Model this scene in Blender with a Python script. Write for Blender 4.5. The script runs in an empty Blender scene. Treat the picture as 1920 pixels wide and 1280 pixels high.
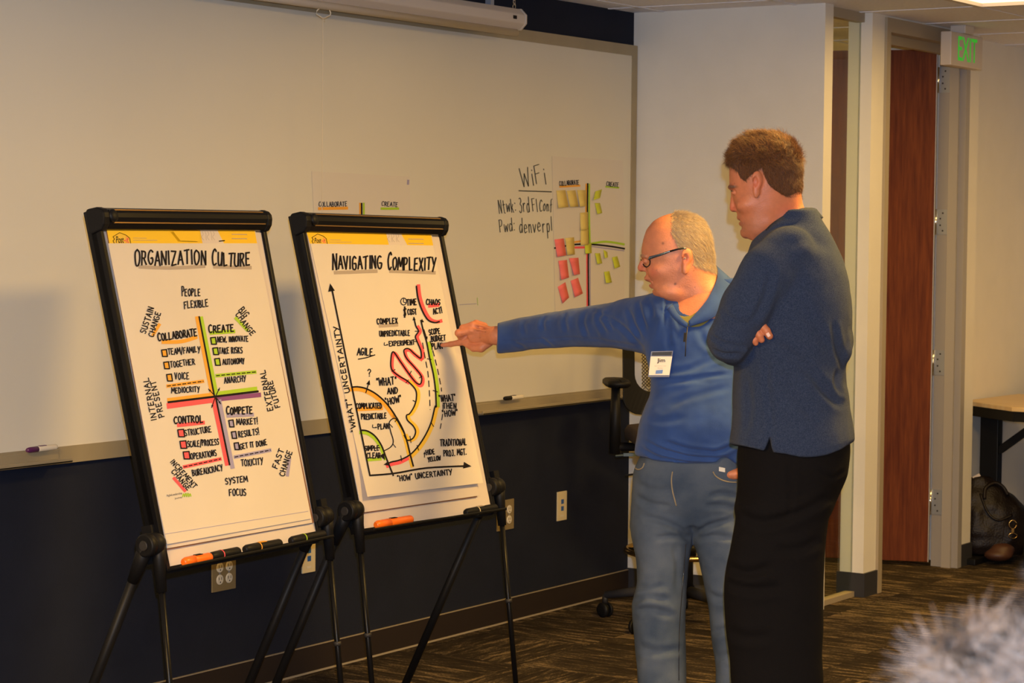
import bpy, bmesh, math, random
import numpy as np
from mathutils import Vector, Matrix
random.seed(7); rng = np.random.default_rng(7)
SC = bpy.context.scene
COL = SC.collection

# ------------------------------------------------------------------ camera
W0, H0, F = 1920.0, 1280.0, 4226.8
YAW, PITCH, ROLL, CH = -0.58033832, 0.05038603, -0.00908881, 1.535
def cam_axes():
    f = np.array([math.sin(YAW)*math.cos(PITCH), math.cos(YAW)*math.cos(PITCH), -math.sin(PITCH)])
    rt = np.array([math.cos(YAW), -math.sin(YAW), 0.0]); dn = np.cross(f, rt)
    return np.array([rt*math.cos(ROLL)+dn*math.sin(ROLL), -rt*math.sin(ROLL)+dn*math.cos(ROLL), f])
M = cam_axes(); CO = np.array([0, 0, CH])
cd = bpy.data.cameras.new('camera'); cam = bpy.data.objects.new('camera', cd); COL.objects.link(cam)
cd.sensor_fit = 'HORIZONTAL'; cd.sensor_width = 23.5; cd.lens = F/W0*23.5
cd.clip_start = 0.1; cd.clip_end = 60
mw = Matrix.Identity(4)
for i in range(3):
    mw[i][0] = M[0][i]; mw[i][1] = -M[1][i]; mw[i][2] = -M[2][i]; mw[i][3] = CO[i]
cam.matrix_world = mw; SC.camera = cam
cd.dof.use_dof = True; cd.dof.focus_distance = 6.6; cd.dof.aperture_fstop = 7.1

# ------------------------------------------------------------------ world, lights, exposure
w = bpy.data.worlds.new('world'); SC.world = w; w.use_nodes = True
w.node_tree.nodes['Background'].inputs[0].default_value = (1.0, 0.62, 0.2, 1)
w.node_tree.nodes['Background'].inputs[1].default_value = 0.02
SC.view_settings.view_transform = 'Standard'; SC.view_settings.look = 'None'
SC.view_settings.exposure = 0.0; SC.view_settings.gamma = 1.0
try: SC.view_settings.use_curve_mapping = False
except Exception: pass
def light(kind, name, loc, energy, color, **k):
    d = bpy.data.lights.new(name, kind); d.energy = energy; d.color = color
    for a, b in k.items(): setattr(d, a, b)
    o = bpy.data.objects.new(name, d); o.location = loc; COL.objects.link(o); return o
WARM = (1.0, 0.60, 0.15)
ZC = 2.439
# the camera's own flash, just above the lens
fl = light('SPOT', 'camera_flash', tuple(CO + np.array([0.0, 0, 0.085]) + M[0]*0.02 - M[2]*0.02), 570.0, (0.56, 0.86, 1.30),
           shadow_soft_size=0.012, spot_size=math.radians(75), spot_blend=0.6)
fl.rotation_euler = cam.rotation_euler if False else mw.to_euler()
# recessed ceiling fittings out of view (rows of warm troffers)
TROFFERS = [(-3.135, 8.325, 9), (-2.2, 5.9, 92), (-0.6, 7.4, 28), (1.0, 5.0, 30), (-2.2, 1.0, 262), (0.5, -1.2, 330), (-2.4, 9.3, 15)]
def troffer_light(x, y, e):
    return light('AREA', 'troffer_light', (x, y, ZC-0.045), e, WARM, shape='RECTANGLE', size=0.55, size_y=0.55)
for x, y, e in TROFFERS: troffer_light(x, y, e)
troffer_light(-5.3, 9.0, 30)     # corridor behind the door

# ------------------------------------------------------------------ picture geometry: pixel ray onto a plane
def ray(x, y): return M.T @ np.array([(x-960)/F, (y-640)/F, 1.0])
def onX(x, y, X): d = ray(x, y); return CO + d*(X-CO[0])/d[0]
def onY(x, y, Y): d = ray(x, y); return CO + d*(Y-CO[1])/d[1]
def onZ(x, y, Z): d = ray(x, y); return CO + d*(Z-CO[2])/d[2]
def onP(x, y, p0, n): d = ray(x, y); return CO + d*(np.dot(p0-CO, n)/np.dot(d, n))
def at(x, y, z): return CO + ray(x, y)*z
def proj(P):
    q = M @ (np.asarray(P)-CO); return (960+F*q[0]/q[2], 640+F*q[1]/q[2], q[2])

# ------------------------------------------------------------------ materials
def mat(name, col, rough=0.6, metal=0.0, bump=0.0, bscale=200.0, var=0.0, vscale=8.0, spec=0.5, sheen=0.0, stretch=None, emis=0.0, trans=0.0, clear=0.0, sss=0.0, vcol=False, c2=None):
    m = bpy.data.materials.new(name); m.use_nodes = True; nt = m.node_tree; b = nt.nodes['Principled BSDF']
    b.inputs['Base Color'].default_value = (*col, 1); b.inputs['Roughness'].default_value = rough
    b.inputs['Metallic'].default_value = metal; b.inputs['Specular IOR Level'].default_value = spec
    if sheen: b.inputs['Sheen Weight'].default_value = sheen; b.inputs['Sheen Roughness'].default_value = 0.5
    if trans: b.inputs['Transmission Weight'].default_value = trans
    if clear: b.inputs['Coat Weight'].default_value = clear
    if sss:
        b.inputs['Subsurface Weight'].default_value = sss; b.inputs['Subsurface Radius'].default_value = (0.012, 0.005, 0.003)
        b.inputs['Subsurface Scale'].default_value = 1.0
    if emis:
        b.inputs['Emission Color'].default_value = (*col, 1); b.inputs['Emission Strength'].default_value = emis
    tc = nt.nodes.new('ShaderNodeTexCoord'); src = tc.outputs['Object']
    if stretch:
        mp = nt.nodes.new('ShaderNodeMapping'); mp.inputs['Scale'].default_value = stretch
        nt.links.new(src, mp.inputs[0]); src = mp.outputs[0]
    base = None
    if vcol:
        a = nt.nodes.new('ShaderNodeAttribute'); a.attribute_name = 'Col'; base = a.outputs['Color']
        nt.links.new(base, b.inputs['Base Color'])
    if var or c2:
        n = nt.nodes.new('ShaderNodeTexNoise'); n.inputs['Scale'].default_value = vscale; n.inputs['Detail'].default_value = 6
        nt.links.new(src, n.inputs['Vector'])
        r = nt.nodes.new('ShaderNodeMapRange'); r.inputs[1].default_value = 0.3; r.inputs[2].default_value = 0.7
        nt.links.new(n.outputs[0], r.inputs[0])
        mx = nt.nodes.new('ShaderNodeMix'); mx.data_type = 'RGBA'
        if c2:
            mx.inputs[6].default_value = (*col, 1); mx.inputs[7].default_value = (*c2, 1)
        else:
            mx.blend_type = 'MULTIPLY'; mx.inputs[0].default_value = 1
            r.inputs[3].default_value = 1-var; r.inputs[4].default_value = 1+var
            if base: nt.links.new(base, mx.inputs[6])
            else: mx.inputs[6].default_value = (*col, 1)
        if c2: nt.links.new(r.outputs[0], mx.inputs[0])
        else: nt.links.new(r.outputs[0], mx.inputs[7])
        nt.links.new(mx.outputs[2], b.inputs['Base Color'])
    if bump:
        n2 = nt.nodes.new('ShaderNodeTexNoise'); n2.inputs['Scale'].default_value = bscale; n2.inputs['Detail'].default_value = 4
        nt.links.new(src, n2.inputs['Vector'])
        bp = nt.nodes.new('ShaderNodeBump'); bp.inputs['Strength'].default_value = bump; bp.inputs['Distance'].default_value = 0.01
        nt.links.new(n2.outputs[0], bp.inputs['Height']); nt.links.new(bp.outputs[0], b.inputs['Normal'])
    return m
MT = {}
MT['navy'] = mat('navy_paint', (0.0085, 0.0115, 0.024), 0.8, spec=.25, bump=0.15, bscale=300, var=0.1)
MT['beige'] = mat('beige_paint', (0.77, 0.74, 0.67), 0.75, bump=0.1, bscale=300, var=0.02)
MT['board'] = mat('whiteboard_enamel', (0.67, 0.635, 0.54), 0.32, var=0.02, vscale=1.5, spec=0.35)
MT['boardframe'] = mat('board_trim', (0.36, 0.30, 0.19), 0.45, metal=0.2, var=0.05)
MT['base'] = mat('baseboard_vinyl', (0.022, 0.015, 0.013), 0.55, spec=.3)
MT['base_grey'] = mat('baseboard_grey', (0.034, 0.034, 0.040), 0.55, spec=.3)
MT['bluegrey'] = mat('blue_grey_paint', (0.16, 0.20, 0.29), 0.7)
MT['ceil'] = mat('ceiling_tile_fibre', (0.84, 0.83, 0.86), 0.95, bump=0.4, bscale=500, var=0.05, vscale=60)
MT['greyframe'] = mat('door_frame_paint', (0.33, 0.31, 0.30), 0.4)
MT['khaki'] = mat('frame_khaki_paint', (0.36, 0.30, 0.21), 0.5)
MT['steel'] = mat('hinge_steel', (0.34, 0.37, 0.44), 0.4, metal=0.4)
MT['chrome'] = mat('chrome', (0.8, 0.8, 0.8), 0.12, metal=1)
MT['black'] = mat('black_plastic', (0.006, 0.006, 0.007), 0.5, spec=.2, bump=0.05, bscale=800)
MT['blackmetal'] = mat('black_metal', (0.005, 0.005, 0.006), 0.33, spec=.17)
MT['ink'] = mat('black_marker_ink', (0.010, 0.007, 0.008), 0.7, spec=.15)
MT['boardink'] = mat('dry_erase_ink', (0.03, 0.035, 0.03), 0.5)
MT['pink'] = mat('pink_marker', (0.85, 0.085, 0.11), 0.6)
MT['orange_m'] = mat('orange_marker', (0.80, 0.36, 0.03), 0.6)
MT['green_m'] = mat('green_marker', (0.36, 0.58, 0.02), 0.6)
MT['purple_m'] = mat('purple_marker', (0.22, 0.05, 0.22), 0.6)
MT['lilac_m'] = mat('lilac_marker', (0.33, 0.30, 0.48), 0.6)
MT['grey_m'] = mat('grey_marker', (0.40, 0.33, 0.27), 0.6)
MT['yellow_m'] = mat('yellow_marker', (0.80, 0.50, 0.04), 0.6)
MT['paper'] = mat('chart_paper', (0.69, 0.61, 0.50), 0.7, var=0.02, vscale=5)
MT['paper2'] = mat('plain_paper', (0.66, 0.57, 0.49), 0.7, var=0.02)
MT['yellowband'] = mat('pad_header_yellow', (0.85, 0.52, 0.01), 0.55)
MT['cardboard'] = mat('pad_backing', (0.22, 0.10, 0.05), 0.8)
MT['sheet'] = mat('wall_sheet_paper', (0.66, 0.605, 0.53), 0.6)
MT['n_pink'] = mat('sticky_pink', (0.88, 0.17, 0.16), 0.6)
MT['n_yel'] = mat('sticky_yellow', (0.70, 0.54, 0.15), 0.6)
MT['n_lime'] = mat('sticky_lime', (0.55, 0.58, 0.03), 0.6)
MT['cream'] = mat('cream_plastic', (0.70, 0.58, 0.34), 0.4)
MT['tanplate'] = mat('tan_plate', (0.23, 0.17, 0.08), 0.4)
MT['ivory'] = mat('ivory_plastic', (0.72, 0.64, 0.48), 0.4)
MT['blueport'] = mat('blue_port', (0.02, 0.10, 0.33), 0.4)
MT['whitecase'] = mat('white_metal_case', (0.62, 0.55, 0.48), 0.45)
MT['whitefab'] = mat('screen_bar_white', (0.62, 0.58, 0.54), 0.5)
MT['cord'] = mat('pull_cord', (0.75, 0.66, 0.5), 0.7)
MT['orangeplastic'] = mat('orange_plastic', (0.95, 0.17, 0.01), 0.35)
MT['greenglow'] = mat('exit_green', (0.03, 0.62, 0.03), 0.4, emis=0.35)
MT['panel'] = mat('light_diffuser', (1.0, 0.72, 0.38), 0.5, emis=2.4)
MT['darkrub'] = mat('dark_rubber', (0.02, 0.018, 0.018), 0.6)
MT['leather'] = mat('dark_leather', (0.009, 0.005, 0.004), 0.45, spec=.3, bump=0.3, bscale=120)
MT['gold'] = mat('brass', (0.75, 0.5, 0.2), 0.25, metal=1)
MT['seatfab'] = mat('seat_fabric', (0.045, 0.028, 0.022), 0.9, bump=0.3, bscale=600)

def wood_mat():
    m = bpy.data.materials.new('cherry_wood_veneer'); m.use_nodes = True; nt = m.node_tree; b = nt.nodes['Principled BSDF']
    tc = nt.nodes.new('ShaderNodeTexCoord'); mp = nt.nodes.new('ShaderNodeMapping'); mp.inputs['Scale'].default_value = (14, 14, 0.9)
    n = nt.nodes.new('ShaderNodeTexNoise'); n.inputs['Scale'].default_value = 5; n.inputs['Detail'].default_value = 9; n.inputs['Roughness'].default_value = .6
    r = nt.nodes.new('ShaderNodeValToRGB'); r.color_ramp.elements[0].position = .32; r.color_ramp.elements[1].position = .7
    r.color_ramp.elements[0].color = (0.085, 0.016, 0.003, 1); r.color_ramp.elements[1].color = (0.18, 0.046, 0.009, 1)
    nt.links.new(tc.outputs['Object'], mp.inputs[0]); nt.links.new(mp.outputs[0], n.inputs['Vector'])
    nt.links.new(n.outputs[0], r.inputs[0]); nt.links.new(r.outputs[0], b.inputs['Base Color']); b.inputs['Roughness'].default_value = .6; b.inputs['Specular IOR Level'].default_value = .18
    return m
MT['wood'] = wood_mat()

def carpet_mat():
    m = bpy.data.materials.new('striated_carpet'); m.use_nodes = True; nt = m.node_tree; b = nt.nodes['Principled BSDF']
    to = nt.nodes.new('ShaderNodeTexCoord'); oi = nt.nodes.new('ShaderNodeObjectInfo')
    tc = nt.nodes.new('ShaderNodeVectorMath'); tc.operation = 'MULTIPLY_ADD'; cb = nt.nodes.new('ShaderNodeCombineXYZ')
    rm = nt.nodes.new('ShaderNodeMath'); rm.operation = 'MULTIPLY'; rm.inputs[1].default_value = 37.0
    nt.links.new(oi.outputs['Random'], rm.inputs[0]); nt.links.new(rm.outputs[0], cb.inputs[0]); nt.links.new(rm.outputs[0], cb.inputs[1])
    tc.inputs[1].default_value = (1, 1, 1); nt.links.new(to.outputs['Object'], tc.inputs[0]); nt.links.new(cb.outputs[0], tc.inputs[2])
    def nz(sc, scale, det=5):
        mp = nt.nodes.new('ShaderNodeMapping'); mp.inputs['Scale'].default_value = sc
        n = nt.nodes.new('ShaderNodeTexNoise'); n.inputs['Scale'].default_value = scale; n.inputs['Detail'].default_value = det
        n.inputs['Roughness'].default_value = .65
        nt.links.new(tc.outputs[0], mp.inputs[0]); nt.links.new(mp.outputs[0], n.inputs['Vector']); return n.outputs[0]
    a = nz((1.4, 9, 1), 4.5, 8); c = nz((10, 30, 1), 9, 4); e = nz((0.8, 2.0, 1), 1.3, 2)
    add = nt.nodes.new('ShaderNodeMath'); add.operation = 'MULTIPLY_ADD'; add.inputs[1].default_value = .6
    nt.links.new(c, add.inputs[0]); nt.links.new(a, add.inputs[2])
    ad2 = nt.nodes.new('ShaderNodeMath'); ad2.operation = 'MULTIPLY_ADD'; ad2.inputs[1].default_value = .5
    nt.links.new(e, ad2.inputs[0]); nt.links.new(add.outputs[0], ad2.inputs[2])
    r = nt.nodes.new('ShaderNodeValToRGB'); cr = r.color_ramp
    cr.elements[0].position = .86; cr.elements[0].color = (0.018, 0.012, 0.008, 1)
    cr.elements[1].position = 1.0; cr.elements[1].color = (0.055, 0.035, 0.019, 1)
    x = cr.elements.new(.0); 
    x.color = (0.018, 0.012, 0.008, 1)
    mr = nt.nodes.new('ShaderNodeMapRange'); mr.inputs[1].default_value = .84; mr.inputs[2].default_value = 1.26
    nt.links.new(ad2.outputs[0], mr.inputs[0]); nt.links.new(mr.outputs[0], r.inputs[0])
    cr.elements[0].position = 0.0
    es = sorted(cr.elements, key=lambda q: q.position)
    es[1].position = .38; es[1].color = (0.027, 0.020, 0.014, 1); es[2].position = .62; es[2].color = (0.052, 0.039, 0.025, 1)
    y = cr.elements.new(.82); y.color = (0.20, 0.145, 0.09, 1)
    nt.links.new(r.outputs[0], b.inputs['Base Color']); b.inputs['Roughness'].default_value = 1; b.inputs['Specular IOR Level'].default_value = .1
    bp = nt.nodes.new('ShaderNodeBump'); bp.inputs['Strength'].default_value = .6; bp.inputs['Distance'].default_value = .004
    nt.links.new(add.outputs[0], bp.inputs['Height']); nt.links.new(bp.outputs[0], b.inputs['Normal'])
    return m
MT['carpet'] = carpet_mat()
def glass_mat():
    m = bpy.data.materials.new('sidelight_glass'); m.use_nodes = True; nt = m.node_tree
    for n in list(nt.nodes):
        if n.type != 'OUTPUT_MATERIAL': nt.nodes.remove(n)
    out = [n for n in nt.nodes][0]
    t = nt.nodes.new('ShaderNodeBsdfTransparent'); t.inputs[0].default_value = (0.94, 0.97, 0.93, 1)
    g = nt.nodes.new('ShaderNodeBsdfGlossy'); g.inputs['Roughness'].default_value = .01
    lw_ = nt.nodes.new('ShaderNodeLayerWeight'); lw_.inputs[0].default_value = .5
    fr = nt.nodes.new('ShaderNodeMath'); fr.operation = 'POWER'; fr.inputs[1].default_value = 4.5; nt.links.new(lw_.outputs['Facing'], fr.inputs[0])
    mx = nt.nodes.new('ShaderNodeMixShader'); nt.links.new(fr.outputs[0], mx.inputs[0])
    nt.links.new(t.outputs[0], mx.inputs[1]); nt.links.new(g.outputs[0], mx.inputs[2]); nt.links.new(mx.outputs[0], out.inputs[0])
    return m
MT['glass'] = glass_mat()

# ------------------------------------------------------------------ mesh helpers
class MB:
    def __init__(s): s.v = []; s.f = []; s.sm = []
    def add(s, vs, fs, smooth=False):
        o = len(s.v); s.v += [tuple(float(c) for c in p) for p in vs]; s.f += [tuple(i+o for i in f) for f in fs]; s.sm += [smooth]*len(fs)
        return s
    def box(s, lo, hi):
        (a, b, c), (d, e, f) = lo, hi
        return s.add([(a,b,c),(d,b,c),(d,e,c),(a,e,c),(a,b,f),(d,b,f),(d,e,f),(a,e,f)],
                     [(0,3,2,1),(4,5,6,7),(0,1,5,4),(1,2,6,5),(2,3,7,6),(3,0,4,7)])
    def obox(s, c, ax, half):      # oriented box: centre, 3 axes, half sizes
        c = np.asarray(c, float); A = [np.asarray(a, float)/np.linalg.norm(a)*h for a, h in zip(ax, half)]
        vs = [c+i*A[0]+j*A[1]+k*A[2] for k in (-1,1) for i, j in ((-1,-1),(1,-1),(1,1),(-1,1))]
        return s.add(vs, [(0,3,2,1),(4,5,6,7),(0,1,5,4),(1,2,6,5),(2,3,7,6),(3,0,4,7)])
    def slab(s, quad, n, t):       # a four (or more) cornered plate, thickness t along n
        q = [np.asarray(p, float) for p in quad]; n = np.asarray(n, float)/np.linalg.norm(n)*t; k = len(q)
        return s.add(q+[p+n for p in q], [tuple(range(k))[::-1], tuple(range(k, 2*k))]+[(i, (i+1) % k, (i+1) % k+k, i+k) for i in range(k)])
    def tube(s, pts, rad, n=12, cap=True, sx=1.0, up=None):
        P = [np.asarray(p, float) for p in pts]; k = len(P)
        R = rad if hasattr(rad, '__len__') else [rad]*k
        vs = []; pu = None
        for i in range(k):
            t = P[min(i+1, k-1)]-P[max(i-1, 0)]; t = t/(np.linalg.norm(t)+1e-12)
            if pu is None:
                u = np.array(up if up is not None else ((0, 0, 1) if abs(t[2]) < .9 else (1, 0, 0)), float)
            else: u = pu
            u = u-t*np.dot(u, t); u /= np.linalg.norm(u)+1e-12; pu = u; v = np.cross(t, u)
            for j in range(n):
                a = 2*math.pi*j/n; vs.append(P[i]+(u*math.cos(a)*sx+v*math.sin(a))*R[i])
        fs = [(i*n+j, i*n+(j+1) % n, (i+1)*n+(j+1) % n, (i+1)*n+j) for i in range(k-1) for j in range(n)]
        o = len(s.v); s.add(vs, fs, True)
        if cap:
            s.f += [tuple(o+j for j in range(n))[::-1], tuple(o+(k-1)*n+j for j in range(n))]; s.sm += [False, False]
        return s
    def lathe(s, base, axis, prof, n=20):   # prof: (distance along axis, radius)
        base = np.asarray(base, float); a = np.asarray(axis, float); a /= np.linalg.norm(a)
        return s.tube([base+a*d for d, r in prof], [max(r, 1e-4) for d, r in prof], n)
    def build(s, name, m, parent=None, bevel=0.0, sub=0):
        me = bpy.data.meshes.new(name); me.from_pydata(s.v, [], s.f)
        me.polygons.foreach_set('use_smooth', s.sm); me.materials.append(m); me.update()
        bm = bmesh.new(); bm.from_mesh(me); bmesh.ops.recalc_face_normals(bm, faces=bm.faces); bm.to_mesh(me); bm.free()
        o = bpy.data.objects.new(name, me); COL.objects.link(o)
        if parent is not None: o.parent = parent; o.matrix_parent_inverse = parent.matrix_world.inverted() if False else Matrix.Translation(-Vector(parent.location))
        if bevel:
            b = o.modifiers.new('bevel', 'BEVEL'); b.width = bevel; b.segments = 2; b.limit_method = 'ANGLE'; b.angle_limit = math.radians(40)
        if sub:
            q = o.modifiers.new('sub', 'SUBSURF'); q.levels = sub; q.render_levels = sub
        return o
def tag(o, label=None, cat=None, group=None, kind=None):
    for k, v in (('label', label), ('category', cat), ('group', group), ('kind', kind)):
        if v: o[k] = v
    return o
def thing(name, loc, label, cat, group=None):
    o = bpy.data.objects.new(name, None); o.location = tuple(float(c) for c in loc); o.empty_display_size = .1; COL.objects.link(o)
    return tag(o, label, cat, group)
def struct(o): o['kind'] = 'structure'; return o

# ================================================================== ROOM
XW, YW, XX = -4.795, 8.224, -3.915       # board wall, end wall, plane of the door wall
YFAR = 10.96
fl_ = struct(MB().box((-6.6, -2.5, -0.12), (3.5, 11.2, -0.008)).build('floor', MT['darkrub']))
# carpet planks, each its own piece where they can be told apart
tilemesh = {}
pw, pl = 0.9144/2, 0.9144/2
k = 0
for j in range(12):
    y0 = 5.68+j*pw
    for i in range(9):
        x0 = -5.2+i*pl+(0.0 if j % 2 else 0.0)
        cx, cy = x0+pl/2, y0+pw/2
        if cx < XW-pl/2 or (cx < XX-.3 and cy > YW+pw): 
            if not (cy > YW): continue
        o = MB().box((-pl/2+.001, -pw/2+.001, -.008), (pl/2-.001, pw/2-.001, 0)).build('carpet_tile', MT['carpet'], fl_)
        o.location = (cx, cy, 0); k += 1
        if (i+j) % 3 == 0 and cy < 7.0: o.rotation_euler = (0, 0, math.pi/2)
rest = MB().box((-4.795, -2.4, -.008), (3.4, 5.68, 0)); rest.box((-5.2+9*pl, 5.68, -.008), (3.4, 11.1, 0)); rest.box((-6.5, 8.3, -.008), (-5.2, 11.1, 0))
rest.build('carpet_field', MT['carpet'], fl_)

ce = struct(MB().box((-6.6, -2.5, ZC+.02), (3.5, 11.2, ZC+.1)).build('ceiling', MT['beige']))
g = 0.61
gx0, gy0 = -3.44, 8.63
lightcells = set()
for (x, y, _e) in TROFFERS:
    lightcells.add((math.floor((x-gx0)/g), math.floor((y-gy0)/g)))
tile0 = None
for i in range(-3, 11):
    for j in range(-11, 4):
        a, b_ = gx0+i*g, gy0+j*g
        if (i, j) in lightcells: continue
        if a < XW-g: continue
        if a+g/2 < XX and b_ > YW+.1: continue
        if tile0 is None:
            tile0 = MB().box((.004, .004, 0), (g-.004, g-.004, .015)).build('ceiling_tile', MT['ceil'], ce, bevel=.002); o = tile0
        else:
            o = tile0.copy(); COL.objects.link(o)
        o.location = (a, b_, ZC)
gridm = MB()
for i in range(-3, 12): gridm.box((gx0+i*g-.011, -2.4, ZC-.003), (gx0+i*g+.011, 11.1, ZC+.0005))
for j in range(-18, 5): gridm.box((-5.3, gy0+j*g-.011, ZC-.003), (3.4, gy0+j*g+.011, ZC+.0005))
gridm.build('ceiling_grid', MT['ceil'], ce)
# the fitting at the top right edge of the frame (and its neighbours, one thing each)
CLAB = ['recessed square ceiling light glowing warm near the exit sign', 'recessed square ceiling light above the space in front of the easels', 'recessed square ceiling light above the middle of the room, right of the younger man',
        'recessed square ceiling light near the right wall, level with the easels', 'recessed square ceiling light close to the camera on the whiteboard side', 'recessed square ceiling light behind the camera', 'recessed square ceiling light just before the alcove with the table']
for n, (x, y, _e) in enumerate(TROFFERS):
    i, j = math.floor((x-gx0)/g), math.floor((y-gy0)/g); a, b_ = gx0+i*g, gy0+j*g
    t = thing('ceiling_light', (a+g/2, b_+g/2, ZC), CLAB[n], 'light', 'recessed ceiling lights')
    f = MB()
    for lo, hi in (((a, b_), (a+.03, b_+g)), ((a+g-.03, b_), (a+g, b_+g)), ((a+.03, b_), (a+g-.03, b_+.03)), ((a+.03, b_+g-.03), (a+g-.03, b_+g))):
        f.box((*lo, ZC-.006), (*hi, ZC+.02))
    f.build('light_frame', MT['whitecase'], t)
    MB().box((a+.03, b_+.03, ZC+.008), (a+g-.03, b_+g-.03, ZC+.018)).build('diffuser', MT['panel'], t)

# walls
def wallbox(name, lo, hi, m): return struct(MB().box(lo, hi).build(name, m))
wl = wallbox('wall_left', (XW-.12, -2.5, 0), (XW, YW+.08, ZC), MT['navy'])
we = wallbox('wall_end', (XW-.12, YW, 0), (XX, YW+.075, ZC), MT['beige'])
wallbox('wall_far', (XX-.6, YFAR, 0), (3.4, YFAR+.1, ZC), MT['beige'])
wallbox('wall_right', (3.3, -2.5, 0), (3.4, YFAR, ZC), MT['beige'])
wallbox('wall_back', (XW-.12, -2.5, 0), (3.4, -2.4, ZC), MT['beige'])
# corridor shell behind the door
wallbox('wall_corridor', (-6.6, YW, 0), (-6.5, 11.0, ZC), MT['beige'])
wallbox('wall_corridor_end', (-6.6, 10.9, 0), (XX-.4, 11.0, ZC), MT['beige'])
wallbox('wall_corridor_near', (-6.6, YW+.0, 0), (XW-.12, YW+.075, ZC), MT['beige'])
# door wall, plane x = XX, thickness .11
YG0, YG1 = 8.299, 8.676      # glass sidelight
YC0, YC1 = 8.676, 8.80       # short column
YD0, YD1 = 8.84, 9.68        # door opening
TH = .108
wd = struct(MB().box((XX-TH, YC0, 0), (XX, YC1, ZC)).box((XX-TH, 9.72, 0), (XX, 9.86, ZC)).box((XX-TH, YC1, 2.43), (XX, 9.72, ZC)).build('wall_door', MT['beige']))
wallbox('wall_alcove', (XX-TH-.4, 9.86, 0), (XX-TH, YFAR, ZC), MT['beige'])
wallbox('wall_far_lower', (XX-TH, YFAR-.006, 0), (3.3, YFAR, .80), MT['bluegrey'])
# sidelight window
win = struct(MB().box((XX-.075, YG0, 0), (XX-.035, YG1, .022)).box((XX-.075, YG0, 2.40), (XX-.035, YG1, ZC)).build('window_1', MT['khaki']))
MB().box((XX-.059, YG0, .02), (XX-.051, YG1, 2.405)).build('pane', MT['glass'], win)
# door frame
fr = MB()
fr.box((XX-TH-.01, YC1, 0), (XX+.012, YD0, 2.43)).box((XX-TH-.01, YD0, 2.37), (XX+.012, 9.72, 2.43)).box((XX-TH+.03, YD0, 2.33), (XX-.045, 9.68, 2.37))
dj = struct(fr.build('door_1', MT['khaki']))
jb = MB().box((XX-TH-.01, YD1, 0), (XX+.012, 9.725, 2.37)).box((XX-.062, YD1-.016, 0), (XX-.018, YD1, 2.37)).build('hinge_jamb', MT['greyframe'], dj)
# baseboards
bb = MB().box((XW, -2.4, 0), (XW+.010, YW, .092)).build('baseboard_left', MT['base']); struct(bb)
MB().box((XW+.010, -2.4, 0), (XW+.014, YW, .006)).build('caulk', MT['khaki'], bb)
MB().box((XW, -2.4, .0915), (XW+.010, YW, .094)).build('edge', MT['khaki'], bb)
struct(MB().box((XW, YW-.01, 0), (XX, YW, .1)).build('baseboard_end', MT['base_grey']))
struct(MB().box((XX-TH-.01, YC0-.01, 0), (XX+.010, YC0, .1)).box((XX, YC0+.0005, 0), (XX+.010, YC1, .1)).build('baseboard_column', MT['base_grey']))
struct(MB().box((XX, 9.726, 0), (XX+.010, 9.86, .1)).build('baseboard_door', MT['base_grey']))
struct(MB().box((XX-.1, YFAR-.018, 0), (3.3, YFAR-.006, .1)).build('baseboard_far', MT['base_grey']))

# door leaf
hx, hy = XX-TH-.012, 9.655
ddir = np.array([-.945, -.326, 0]); dn_ = np.array([.326, -.945, 0])
dl = thing('wooden_door', (hx, hy, 0), 'tall reddish-brown wooden door standing open into the corridor beside the grey hinge jamb', 'door')
lw = .86
c0 = np.array([hx, hy, 0])-dn_*.022
MB().obox(c0+ddir*lw/2+np.array([0, 0, 1.19]), (ddir, dn_, (0, 0, 1)), (lw/2, .022, 1.17)).build('door_leaf', MT['wood'], dl, bevel=.002)
MB().obox(c0+ddir*.001+np.array([0, 0, 1.19]), (ddir, dn_, (0, 0, 1)), (.002, .0225, 1.17)).build('leaf_edge', MT['greyframe'], dl)
for s in (1, -1):
    hd = MB(); hp = c0+ddir*(lw-.07)+np.array([0, 0, 1.0])+dn_*.022*s
    hd.lathe(hp, dn_*s, [(0, .026), (.008, .026), (.009, .01), (.05, .01)]); hd.tube([hp+dn_*s*.05, hp+dn_*s*.05-ddir*.11], .009)
    hd.build('door_handle', MT['steel'], dl)
# hinges: leaf on the jamb, knuckle, screws
def hinge(zc):
    t = thing('door_hinge', (hx, YD1, zc), 'steel butt hinge on the grey door jamb, %s' % HL.pop(0), 'hinge', 'hinges of the open door')
    MB().box((XX-TH-.008, YD1-.003, zc-.057), (XX-.064, YD1+.001, zc+.057)).build('hinge_leaf', MT['steel'], t)
    MB().tube([(XX-TH-.014, YD1-.006, zc-.058), (XX-TH-.014, YD1-.006, zc+.058)], .0075, 10).build('knuckle', MT['chrome'], t)
    for sx_, sz in ((.03, .04), (.018, .015), (.018, -.015), (.03, -.04)):
        MB().lathe((XX-TH-.008+sx_-.003, YD1-.002, zc+sz), (0, -1, 0), [(0, .0045), (.002, .004)], 8).build('screw', MT['darkrub'], t)
HL = ['topmost, beside the exit sign', 'second from the top', 'third from the top', 'lowest, near the floor']
for yy in (150, 416, 680, 942): hinge(float(onY(1769, yy, YD1)[2]))

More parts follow.
